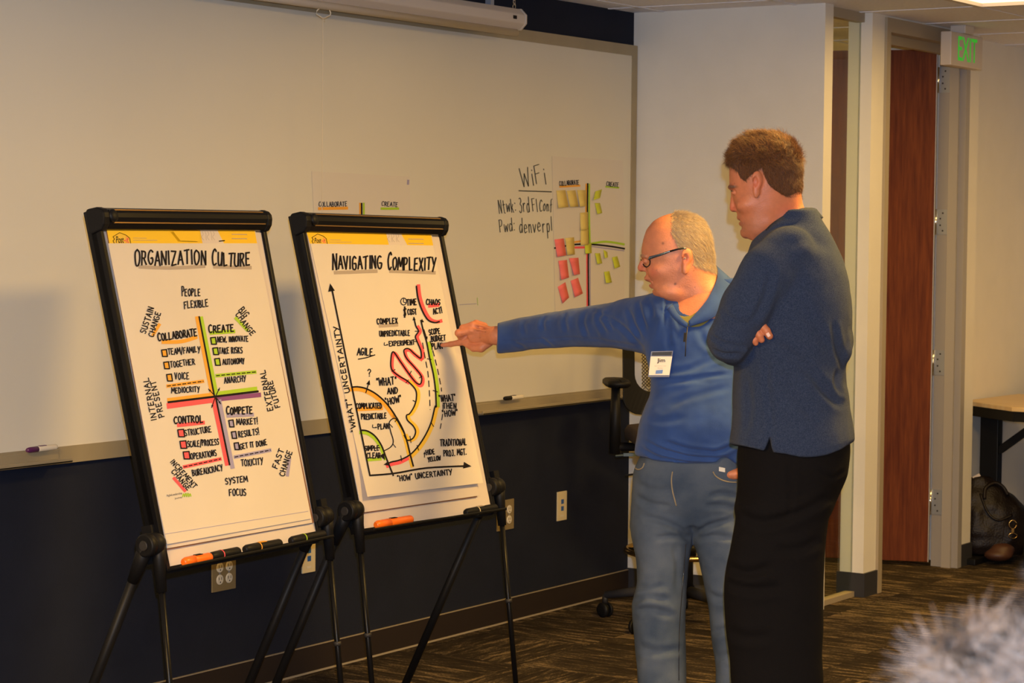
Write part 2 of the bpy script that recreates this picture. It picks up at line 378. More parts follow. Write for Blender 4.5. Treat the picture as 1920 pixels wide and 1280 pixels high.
# exit sign hung from the ceiling in front of the door post
xs = thing('exit_sign', (-3.86, 9.4, ZC), 'white box exit sign with green letters hanging from the ceiling above the door', 'sign')
e0 = onX(1784, 58, -3.80); e1 = onX(1843, 75, -3.80); 
ya, yb = float(e0[1]), float(e1[1]); za, zb = float(onX(1786, 122, -3.80)[2]), float(e0[2])+.0
MB().box((-3.85, ya, za), (-3.80, yb, zb)).build('sign_box', MT['whitecase'], xs, bevel=.004)
MB().box((-3.86, (ya+yb)/2-.05, zb), (-3.79, (ya+yb)/2+.05, ZC)).build('canopy', MT['whitecase'], xs, bevel=.003)
def text_mesh(txt, name, m, origin, ux, uy, height, parent, width=None, extr=.0006, slant=0.0, bold=0.0):
    cu = bpy.data.curves.new('t', 'FONT'); cu.body = txt; cu.size = 1; cu.extrude = 0; cu.offset = bold; cu.shear = slant; cu.resolution_u = 4
    o = bpy.data.objects.new('t', cu); COL.objects.link(o); dg = bpy.context.evaluated_depsgraph_get()
    me = bpy.data.meshes.new_from_object(o.evaluated_get(dg)); bpy.data.objects.remove(o)
    v = np.array([tuple(q.co) for q in me.vertices]); lo, hi = v.min(0), v.max(0)
    sy = height/(hi[1]-lo[1]); sx = (width/(hi[0]-lo[0])) if width else sy
    ux = np.asarray(ux, float); uy = np.asarray(uy, float); n = np.cross(ux, uy); n /= np.linalg.norm(n)
    for q, c in zip(me.vertices, v):
        q.co = Vector(np.asarray(origin)+ux*(c[0]-lo[0])*sx+uy*(c[1]-lo[1])*sy+n*extr)
    me.materials.clear(); me.materials.append(m); me.name = name
    o = bpy.data.objects.new(name, me); COL.objects.link(o); o.parent = parent
    if parent is not None: o.matrix_parent_inverse = Matrix.Translation(-Vector(parent.location))
    return o
text_mesh('EXIT', 'sign_lettering', MT['greenglow'], (-3.80, ya+(yb-ya)*.21, za+(zb-za)*.17), (0, 1, 0), (0, 0, 1), (zb-za)*.72, xs, width=(yb-ya)*.60, extr=.0012, bold=.004)

# ---------------------------------------------------------------- whiteboard
XB = XW+.022
XV = XW+.002
wb = thing('whiteboard', (XB, 6, 1.5), 'long cream whiteboard with khaki trim filling the navy wall', 'whiteboard')
ZB0, ZB1, ZT0, ZT1 = .823, .874, 2.256, 2.300
MB().box((XV, .5, ZB0+.01), (XB-.004, YW-.02, ZT1-.01)).build('writing_surface', MT['board'], wb)
MB().box((XV, .5, ZT0), (XB, YW-.004, ZT1)).build('top_trim', MT['boardframe'], wb)
MB().box((XV, .5, ZB0), (XB, YW-.004, ZB1)).build('bottom_trim', MT['boardframe'], wb)
MB().box((XV, YW-.045, ZB1), (XB, YW-.004, ZT0)).build('side_trim', MT['boardframe'], wb)
def tray(y0, y1, name):
    MB().box((XB, y0, ZB0+.010), (XB+.062, y1, ZB0+.017)).box((XB+.056, y0, ZB0+.010), (XB+.062, y1, ZB0+.024)).box((XB, y0, ZB0+.01), (XB+.006, y1, ZB0+.045)).build(name, MT['boardframe'], wb, bevel=.002)
tray(2.6, float(onX(136, 850, XB+.06)[1]), 'marker_tray')
tray(float(onX(905, 760, XB+.06)[1]), YW-.06, 'marker_tray')
# ================================================================== stroke lettering
G = {
'A': [[(0,0),(.48,1),(.95,0)],[(.2,.36),(.8,.36)]], 'B': [[(.08,0),(.08,1)],[(.08,1),(.6,.95),(.7,.75),(.55,.55),(.1,.52)],[(.1,.52),(.7,.45),(.85,.22),(.6,.02),(.05,0)]],
'C': [[(.85,.85),(.55,1),(.2,.85),(.05,.5),(.2,.12),(.5,0),(.88,.12)]], 'D': [[(.08,0),(.08,1)],[(.0,1),(.55,.92),(.88,.6),(.8,.2),(.4,.0),(.05,0)]],
'E': [[(.8,1),(.1,.98),(.08,0),(.82,.02)],[(.1,.52),(.65,.54)]], 'F': [[(.85,1),(.1,.97),(.08,0)],[(.1,.52),(.65,.55)]],
'G': [[(.85,.88),(.5,1),(.15,.8),(.05,.45),(.25,.05),(.6,0),(.85,.2),(.85,.45),(.5,.45)]], 'H': [[(.08,0),(.08,1)],[(.85,0),(.85,1)],[(.08,.5),(.85,.54)]],
'I': [[(.5,0),(.5,1)]], 'J': [[(.3,1),(.9,1)],[(.65,1),(.65,.2),(.45,0),(.15,.1)]], 'K': [[(.1,0),(.1,1)],[(.8,1),(.12,.45)],[(.3,.55),(.85,0)]],
'L': [[(.12,1),(.1,0),(.8,.04)]], 'M': [[(.0,0),(.12,1),(.5,.3),(.86,1),(1,0)]], 'N': [[(.08,0),(.08,1),(.82,0),(.85,1)]],
'O': [[(.5,1),(.15,.82),(.05,.4),(.3,.02),(.65,.03),(.92,.4),(.85,.8),(.5,1)]], 'P': [[(.1,0),(.1,1)],[(.0,.98),(.6,.98),(.8,.75),(.6,.5),(.12,.45)]],
'Q': [[(.5,1),(.1,.8),(.05,.3),(.5,0),(.9,.3),(.85,.8),(.5,1)],[(.6,.25),(.95,-.05)]], 'R': [[(.1,0),(.1,1)],[(.0,.98),(.6,.96),(.75,.74),(.55,.52),(.12,.48)],[(.35,.5),(.88,0)]],
'S': [[(.82,.88),(.5,1),(.15,.85),(.2,.58),(.6,.48),(.82,.25),(.55,.0),(.08,.08)]], 'T': [[(.0,.97),(.95,1)],[(.5,1),(.46,0)]],
'U': [[(.1,1),(.08,.3),(.3,0),(.65,.02),(.85,.3),(.86,1)],[(.86,.5),(.9,0)]], 'V': [[(.0,1),(.42,0),(.9,1)]], 'W': [[(.0,1),(.22,0),(.5,.7),(.75,0),(1,1)]],
'X': [[(.05,1),(.85,0)],[(.85,1),(.05,0)]], 'Y': [[(.05,1),(.45,.45)],[(.9,1),(.25,-.12)]], 'Z': [[(.05,1),(.85,.98),(.08,0),(.9,.04)]],
'!': [[(.5,1.15),(.45,.25)],[(.44,.05),(.45,-.03)]], '?': [[(.15,.8),(.4,1),(.75,.85),(.7,.6),(.4,.45),(.38,.25)],[(.37,.05),(.38,-.02)]],
'/': [[(.05,-.15),(.9,1.15)]], ',': [[(.4,.08),(.3,-.2)]], '.': [[(.4,.06),(.45,.0)]], '"': [[(.3,1.05),(.25,.82)],[(.6,1.05),(.55,.82)]], ':': [[(.4,.6),(.42,.54)],[(.4,.08),(.42,.02)]],
'$': [[(.8,.85),(.4,.95),(.15,.72),(.7,.4),(.6,.12),(.1,.15)],[(.35,1.15),(.3,-.1)],[(.55,1.15),(.5,-.1)]], '3': [[(.1,.95),(.6,1),(.75,.78),(.35,.58),(.8,.45),(.75,.1),(.35,-.02),(.05,.12)]],
'r': [[(.2,.6),(.25,0)],[(.25,.4),(.5,.6),(.75,.55)]], 'd': [[(.75,.5),(.4,.6),(.1,.35),(.25,0),(.6,.05),(.8,.3)],[(.85,1.05),(.8,0)]], 'o': [[(.5,.6),(.15,.4),(.25,.02),(.65,.03),(.85,.35),(.5,.6)]],
'n': [[(.15,.6),(.2,0)],[(.2,.4),(.5,.6),(.75,.45),(.8,0)]], 'f': [[(.8,1.05),(.5,.95),(.4,.5),(.4,-.05)],[(.1,.55),(.75,.58)]], 't': [[(.45,.95),(.45,.1),(.7,.0)],[(.15,.62),(.8,.65)]],
'w': [[(.05,.6),(.25,0),(.5,.5),(.72,0),(.95,.6)]], 'k': [[(.2,1),(.2,0)],[(.7,.6),(.22,.25)],[(.4,.35),(.75,0)]], 'e': [[(.12,.3),(.8,.36),(.6,.6),(.25,.55),(.12,.2),(.4,0),(.82,.1)]],
'v': [[(.1,.6),(.42,0),(.85,.6)]], 'p': [[(.2,.6),(.2,-.45)],[(.2,.45),(.55,.62),(.85,.35),(.6,.02),(.2,.1)]], 'l': [[(.5,1),(.5,0)]], 'i': [[(.5,.6),(.5,0)],[(.5,.82),(.5,.78)]], 'm': [[(.05,.6),(.08,0)],[(.08,.45),(.3,.6),(.48,.4),(.5,0)],[(.5,.45),(.75,.6),(.92,.4),(.95,0)]],
}
NARROW = {'I': .35, 'i': .35, 'l': .35, '!': .4, '.': .35, ',': .35, ':': .35, '"': .5, ' ': .55, 'M': 1.25, 'W': 1.25, 'w': 1.2, 'm': 1.3, '/': .7}
def smooth_pts(P, n=4):
    if len(P) < 3: return P
    P = [np.array(p, float) for p in P]; out = []
    for i in range(len(P)-1):
        a = P[max(i-1, 0)]; b = P[i]; c = P[i+1]; d = P[min(i+2, len(P)-1)]
        for k in range(n):
            t = k/n; out.append(.5*((2*b)+(-a+c)*t+(2*a-5*b+4*c-d)*t*t+(-a+3*b-3*c+d)*t**3))
    out.append(P[-1]); return out
ROUND = set('BCDGJOPQRSU3$?rdonfepktm')
class Sheet:
    """collects ribbons given in picture pixels and lays them onto a real surface"""
    def __init__(s, surf, weight=1.0): s.surf = surf; s.mb = {}; s.weight = weight
    def ribbon(s, P, wpx, m, lift, w2=None):
        P = [np.array(p, float) for p in P]
        if len(P) < 2: return
        for i in range(1, len(P)-1):      # a sharp turn starts a new ribbon
            a, b = P[i]-P[i-1], P[i+1]-P[i]
            if np.dot(a, b) < .35*np.linalg.norm(a)*np.linalg.norm(b):
                s.ribbon(P[:i+1], wpx, m, lift); s.ribbon(P[i:], wpx, m, lift); return
        k = len(P); vs = []
        for i in range(k):
            t = P[min(i+1, k-1)]-P[max(i-1, 0)]; t = t/(np.linalg.norm(t)+1e-9); nn = np.array([-t[1], t[0]])
            e = 0.0
            if i == 0: q = P[i]-t*wpx*.3
            elif i == k-1: q = P[i]+t*wpx*.3
            else: q = P[i]
            ww = wpx/2
            vs.append(s.surf(*(q+nn*ww), lift)); vs.append(s.surf(*(q-nn*ww), lift))
        s.mb.setdefault(m, MB()).add(vs, [(2*i, 2*i+1, 2*i+3, 2*i+2) for i in range(k-1)])
    def curve(s, P, wpx, m='ink', lift=.0014, dash=None, n=5):
        Q = smooth_pts(P, n)
        if dash is None: s.ribbon(Q, wpx, m, lift); return
        # dashed
        L = [0]; Q = [np.array(q, float) for q in Q]
        for a, b in zip(Q, Q[1:]): L.append(L[-1]+np.linalg.norm(b-a))
        xs = np.array(Q)[:, 0]; ys = np.array(Q)[:, 1]; d = 0
        while d < L[-1]:
            tt = np.linspace(d, min(d+dash[0], L[-1]), 4); s.ribbon([(np.interp(t, L, xs), np.interp(t, L, ys)) for t in tt], wpx, m, lift); d += dash[0]+dash[1]
    def line(s, a, b, wpx, m='ink', lift=.0014, dash=None): s.curve([a, ((a[0]+b[0])/2, (a[1]+b[1])/2), b], wpx, m, lift, dash, 3)
    def poly(s, P, m, lift):
        s.mb.setdefault(m, MB()).add([s.surf(*p, lift) for p in P], [tuple(range(len(P)))])
    def text(s, txt, x0, y0, x1, y1, h, wpx=1.7, m='ink', cap1=1.0, lean=0.0, lift=.0014, jit=.04):
        a = np.array([x0, y0], float); b = np.array([x1, y1], float); u = b-a; L = np.linalg.norm(u); u /= L
        up = np.array([u[1], -u[0]]); up = up+u*lean
        ws = [NARROW.get(c, 1.0) for c in txt]; gap = .22; tot = sum(ws)+gap*(len(txt)-1); sc = L/tot; x = 0
        for i, (c, wd_) in enumerate(zip(txt, ws)):
            hh = h*(cap1 if (i == 0 and cap1 != 1) else 1); dy = random.uniform(-.06, .06)*h; rot = random.uniform(-.06, .06)
            for st in G.get(c, []):
                P = [a+u*(x+px_*wd_+rot*py_)*sc+up*(py_*hh+dy)+np.array([random.uniform(-jit, jit), random.uniform(-jit, jit)])*h*.6 for px_, py_ in st]
                if c in ROUND: P = smooth_pts(P, 3)
                s.ribbon(P, wpx*s.weight, m, lift)
            x += wd_+gap
    def box(s, cx, cy, m, w_=9, h_=13):
        P = [(cx-w_/2-1, cy-h_/2+1), (cx+w_/2-1, cy-h_/2), (cx+w_/2+1, cy+h_/2), (cx-w_/2+1, cy+h_/2)]
        s.poly(P, m, .0008)
        s.ribbon(P+[P[0]], 2.3, 'ink', .0014)
    def head(s, tip, d, size, m='ink'):
        tip = np.array(tip, float); d = np.array(d, float); d /= np.linalg.norm(d); n_ = np.array([-d[1], d[0]])
        s.poly([tip, tip-d*size+n_*size*.42, tip-d*size-n_*size*.42], m, .0014)
    def finish(s, parent, names):
        for m, mb in s.mb.items(): mb.build(names.get(m, 'marker_writing'), MT[m], parent)
NAMES = {'ink': 'marker_writing', 'pink': 'pink_marking', 'orange_m': 'orange_marking', 'green_m': 'green_marking', 'purple_m': 'purple_marking', 'lilac_m': 'lilac_marking', 'grey_m': 'grey_underline', 'yellow_m': 'yellow_marking', 'boardink': 'board_writing'}

# ------------------------------------------------------------------ writing and sheets on the whiteboard
def surfB(x, y, lift): return onX(x, y, XB-.004+lift)
bs = Sheet(surfB)
bs.text('WiFi', 979, 350, 1026, 343, 35, 1.6, 'boardink', jit=.02)
bs.line((973, 357.5), (1034, 359.5), 2.0, 'boardink')
bs.text('Ntwk:', 936, 399.5, 968, 396, 25, 1.4, 'boardink', jit=.02); bs.text('3rd', 974, 397.5, 994, 396, 27, 1.4, 'boardink', jit=.02)
bs.text('Fl', 999, 397, 1009, 396, 24, 1.4, 'boardink', jit=.02); bs.text('Conf', 1012, 396, 1036, 396, 22, 1.4, 'boardink', jit=.02)
bs.text('Pwd:', 937, 434, 966, 432, 23, 1.4, 'boardink', jit=.02); bs.text('denverpl', 974, 436, 1036, 433, 26, 1.4, 'boardink', jit=.02)
bs.line((862, 571), (893, 569), .8, 'lilac_m'); bs.line((895, 558), (896, 572), .8, 'green_m')
bs.finish(wb, NAMES)

def quadthing(name, P, surf, l0, t, m, label, cat, group=None, curl=0.0):
    base = surf(*np.mean(P, 0), l0)
    n = np.array([1.0, 0, 0])
    o = MB()
    q = [surf(*p, l0) for p in P]
    if curl:
        vs = []; N = 5
        for i in range(N):
            k = i/(N-1); a = np.array(P[0])*(1-k)+np.array(P[3])*k; b = np.array(P[1])*(1-k)+np.array(P[2])*k
            c = l0+curl*max(0, k-.25)**2
            vs += [surf(*a, c), surf(*b, c)]
        o.add(vs, [(2*i, 2*i+1, 2*i+3, 2*i+2) for i in range(N-1)], True)
        ob = o.build(name, m); sm = ob.modifiers.new('s', 'SOLIDIFY'); sm.thickness = t
    else:
        ob = o.slab(q, n, t).build(name, m)
    return tag(ob, label, cat, group)
def wall_sheet(P, label):
    t = thing('chart_sheet', surfB(*P[3], .001), label, 'paper', 'chart sheets stuck to the whiteboard')
    MB().slab([surfB(*p, .001) for p in P], (1, 0, 0), .0006).build('paper_sheet', MT['sheet'], t); return t
ws1 = wall_sheet([(1035, 293), (1168, 301), (1171, 612), (1041, 600)], 'cream chart sheet holding the sticky notes, on the whiteboard right of the wifi note')
def surfS(x, y, lift): return onX(x, y, XB-.0024+lift)
s1 = Sheet(surfS)
s1.text('COLLABORATE', 1049, 348, 1086, 346, 8.5, 1.1); s1.line((1050, 350), (1087, 348), 3.6, 'orange_m', .0008)
s1.text('CREATE', 1137, 348.5, 1160, 350.5, 8, 1.1); s1.line((1136, 350), (1160, 352), 3, 'green_m', .0008)
s1.curve([(1102, 344), (1101.5, 400), (1103.3, 455), (1103, 500), (1104, 590)], 2.6)
s1.curve([(1099.3, 345), (1099, 400), (1100.5, 455)], 3, 'orange_m', .0008); s1.curve([(1105, 345), (1104.8, 400), (1106.3, 455)], 3, 'green_m', .0008)
s1.line((1100.8, 470), (1101.3, 590), 3, 'pink', .0008); s1.line((1106, 465), (1106.5, 590), 2, 'lilac_m', .0008)
s1.curve([(1040, 465), (1075, 458.5), (1108, 458), (1140, 461), (1171, 466)], 3.2)
s1.line((1077, 454), (1100, 450), 3.5, 'orange_m', .0008); s1.line((1077, 464), (1098, 463.5), 4, 'pink', .0008)
s1.curve([(1110, 456.5), (1132, 453), (1150, 454.5), (1170, 458)], 4, 'green_m', .0008); s1.line((1110, 462), (1170, 470), 2, 'lilac_m', .0006)
s1.finish(ws1, NAMES)
ws2 = wall_sheet([(584, 321), (768, 331), (776, 716), (606, 720)], 'cream chart sheet mostly hidden behind the second easel')
s2 = Sheet(surfS)
s2.text('COLLABORATE', 598, 387, 651, 386.5, 8.5, 1.2); s2.line((598, 391), (651, 390), 5.5, 'orange_m', .0008)
s2.text('CREATE', 715.5, 385.5, 746, 388, 8, 1.2); s2.line((715, 391), (747, 391), 4.5, 'green_m', .0008)
s2.line((678, 381), (680, 560), 3); s2.line((675, 381), (677, 560), 3, 'orange_m', .0008); s2.line((682, 381), (684, 560), 3.5, 'green_m', .0008)
s2.line((765.5, 338), (765, 345), 4, 'lilac_m', .0008)
s2.finish(ws2, NAMES)
c4 = lambda P: [(900+x/4, 280+y/4) for x, y in P]
notes = [
 ('n_yel', [(572,308),(640,305),(665,432),(588,440)], 'yellow sticky note, leftmost of the top row under the collaborate heading'),
 ('n_yel', [(650,310),(715,305),(740,430),(675,432)], 'yellow sticky note in the middle of the top row under the collaborate heading'),
 ('n_yel', [(728,305),(795,305),(798,425),(750,430)], 'yellow sticky note touching the black line at the end of the top row'),
 ('n_yel', [(750,475),(808,470),(812,600),(755,605)], 'upper of two yellow sticky notes stacked beside the vertical line'),
 ('n_yel', [(755,602),(812,598),(815,715),(755,718)], 'lower of two yellow sticky notes stacked beside the vertical line'),
 ('n_yel', [(638,665),(705,658),(712,788),(655,792)], 'yellow sticky note beside the pink one on the horizontal line'),
 ('n_pink', [(558,675),(628,667),(648,795),(580,805)], 'pink sticky note covering the left end of the horizontal line'),
 ('n_pink', [(588,835),(652,828),(668,960),(610,978)], 'pink sticky note, left one of the middle pair'),
 ('n_pink', [(668,815),(738,812),(750,935),(705,942)], 'pink sticky note, right one of the middle pair'),
 ('n_pink', [(583,1030),(640,995),(668,1110),(620,1155)], 'pink sticky note, left one of the lowest pair'),
 ('n_pink', [(680,985),(735,962),(772,1080),(712,1108)], 'pink sticky note, right one of the lowest pair'),
 ('n_lime', [(865,315),(915,298),(900,365),(850,380)], 'lime sticky note tilted, topmost beside the create heading'),
 ('n_lime', [(860,402),(900,402),(917,478),(880,485)], 'lime sticky note second from the top right of the vertical line'),
 ('n_lime', [(785,720),(835,700),(838,778),(790,782)], 'lime sticky note covering the crossing of the two lines'),
 ('n_lime', [(862,778),(900,778),(917,855),(880,860)], 'lime sticky note just under the horizontal line, left of the small one'),
 ('n_lime', [(925,752),(955,770),(960,810),(935,815)], 'smallest lime sticky note, curled up under the horizontal line'),
 ('n_lime', [(990,810),(1030,800),(1052,880),(1010,893)], 'lime sticky note furthest to the right, near the board edge'),
 ('n_lime', [(930,918),(970,912),(990,998),(945,1003)], 'lowest lime sticky note on the sheet')]
for i, (m, P, lab) in enumerate(notes):
    quadthing('sticky_note', c4(P), surfS, .0016+.0008*(i % 3), .0003, MT[m], lab, 'note', 'sticky notes on the chart sheet', curl=.006+.012*random.random())

# board markers on the tray
def marker(p0, p1, r, mb_, cap, label, cat='marker', ring=None, group=None, capfrac=.36, bodyname='barrel', clip=None):
    p0 = np.asarray(p0, float); p1 = np.asarray(p1, float); L = np.linalg.norm(p1-p0); a = (p1-p0)/L
    t = thing('marker_pen', p0, label, cat, group)
    c = L*capfrac
    MB().lathe(p0, a, [(0, r*.55), (.004, r*.8), (.012, r*.98), (c-.001, r*1.05), (c, r*.9)], 16).build('cap', cap, t)
    MB().lathe(p0+a*c, a, [(0, r*.95), (.003, r), (L-c-.006, r), (L-c-.001, r*.85), (L-c, r*.6)], 16).build('barrel', mb_, t)
    if ring: MB().lathe(p0+a*(c-.001), a, [(0, r*1.07), (.0038, r*1.07)], 16).build('ring', ring, t)
    if clip:
        up = np.cross(a, np.cross((0, 0, 1), a)); MB().obox(p0+a*(c+.02)+up*r*1.02, (a, np.cross(up, a), up), (.014, r*.45, .0008)).build('label_patch', clip, t)
    return t
def surfT(x, y): return onX(x, y, XB+.03)
MT['purplecap'] = mat('purple_plastic', (0.09, 0.015, 0.09), .35); MT['whitepl'] = mat('white_plastic', (.75, .68, .55), .35)
marker(surfT(50, 844), surfT(106, 837.5), .0085, MT['whitepl'], MT['purplecap'], 'white board marker with purple cap lying at the left end of the tray', group=None, clip=MT['purplecap'])
marker(surfT(945, 747), surfT(980, 743.5), .0085, MT['whitepl'], MT['black'], 'white board marker with black cap lying on the right tray', clip=MT['ink'])

# ------------------------------------------------------------------ outlets and data plates on the navy wall
def wplate(cx, cy, wd_, ht, kind, label):
    c = onX(cx, cy, XW); t = thing('wall_socket' if kind != 'data' else 'data_socket', c, label, 'socket')
    y, z = float(c[1]), float(c[2])
    MB().box((XW, y-wd_/2, z-ht/2), (XW+.006, y+wd_/2, z+ht/2)).build('cover_plate', MT['tanplate'] if kind != 'data' else MT['cream'], t, bevel=.002)
    if kind == 'data':
        for dz in (.018, -.010):
            MB().box((XW+.005, y-.009, z+dz-.009), (XW+.0075, y+.009, z+dz+.009)).build('port', MT['blueport'], t)
        MB().box((XW+.005, y-.012, z-.043), (XW+.0068, y+.012, z-.036)).build('port_label', MT['ivory'], t)
    else:
        cols = (-.023, .023) if kind == 'double' else (0,)
        for dy in cols:
            for dz in (.02, -.02):
                f = MB().lathe((XW+.004, y+dy, z+dz), (1, 0, 0), [(0, .0165), (.004, .0165), (.005, .015)], 20); ro = f.build('receptacle', MT['ivory'], t)
                sl = MB()
                for q in (-.006, .006): sl.box((XW+.009, y+dy+q-.001, z+dz-.001), (XW+.0096, y+dy+q+.001, z+dz+.008))
                sl.lathe((XW+.009, y+dy, z+dz-.008), (1, 0, 0), [(0, .0025), (.0006, .0025)], 8); sl.build('slot', MT['darkrub'], ro)
            MB().lathe((XW+.006, y+dy, z), (1, 0, 0), [(0, .003), (.001, .0028)], 8).build('screw', MT['steel'], t)
wplate(418, 1073, .118, .118, 'double', 'tan double outlet plate with four ivory receptacles under the first easel')
wplate(577, 1041, .072, .118, 'data', 'cream data plate with two blue ports between the easels')
wplate(946, 965, .118, .118, 'double', 'tan outlet plate partly hidden behind the leg of the second easel')
wplate(1052, 948, .072, .118, 'data', 'cream data plate with two blue ports alone on the navy wall')

# ------------------------------------------------------------------ projection screen
SX = -4.655; pe = onX(955, 35, SX)
ps = thing('projection_screen', (SX, 6.0, 2.3), 'rolled-up projection screen in a long white case hanging above the whiteboard', 'screen')
zc, yend = float(pe[2]), float(onX(972, 33, SX)[1])
octp = [(math.cos(a)*.042, math.sin(a)*.042) for a in [math.pi/8+k*math.pi/4 for k in range(8)]]
def prism(prof, y0, y1, X0, Z0):
    n = len(prof); mb = MB(); vs = [(X0+a, y, Z0+b) for y in (y0, y1) for a, b in prof]
    return mb.add(vs, [tuple(range(n)), tuple(range(n, 2*n))[::-1]]+[(i, (i+1) % n, (i+1) % n+n, i+n) for i in range(n)])
prism(octp, 3.4, yend-.012, SX, zc).build('case', MT['whitecase'], ps, bevel=.003)
ec = prism([(a*1.04, b*1.04) for a, b in octp], yend-.012, yend, SX, zc).build('end_cap', MT['whitecase'], ps, bevel=.003)
MB().box((SX+.038, yend-.095, zc-.004), (SX+.0395, yend-.07, zc+.009)).build('maker_plate', MT['ink'], ps)
bz = float(onX(948, 58.5, SX+.01)[2])
MB().tube([(SX+.01, 3.5, bz), (SX+.01, yend-.03, bz)], .0135, 12).build('bottom_bar', MT['whitefab'], ps)
MB().box((SX+.006, 3.5, bz+.01), (SX+.008, yend-.05, zc-.030)).build('screen_fabric', MT['whitefab'], ps)
for yy in (yend-.205,):
    MB().box((SX-.012, yy, zc+.03), (SX+.012, yy+.022, ZC)).build('bracket', MT['steel'], ps)
for k in range(6):
    zz = zc+.048+k*.0165
    if zz > ZC: break
    a = [(SX, yend-.03+(.0062*math.cos(t) if k % 2 else 0), zz+.011*math.sin(t)) if k % 2 else (SX+.0062*math.cos(t), yend-.03, zz+.011*math.sin(t)) for t in np.linspace(0, 2*math.pi, 13)]
    MB().tube(a, .0017, 6).build('chain_link', MT['chrome'], ps)
rg = onX(607, 8, SX+.012); cy_ = float(rg[1]); sc_ = .0016
pts = [onX(x, y, SX+.012) for x, y in [(600, 15), (594, 20), (593, 26), (604, 33.5), (608, 34), (619, 29), (620, 24), (617, 17), (606, 14.5), (600, 15)]]
pr_ = thing('pull_cord', pts[4], 'white pull ring with a thin cord hanging down in front of the whiteboard', 'cord')
MB().tube(pts, .0022, 8).build('pull_ring', MT['cord'], pr_)
ct = onX(605.5, 35, SX+.012); MB().tube([ct, ct+np.array([0, 0, -.01]), (ct[0], ct[1], 1.0)], .0011, 6).build('cord', MT['cord'], pr_)
MB().tube([ct+np.array([0, 0, -.004]), ct+np.array([0, .01, -.008])], .001, 6).build('cord_end', MT['cord'], pr_)

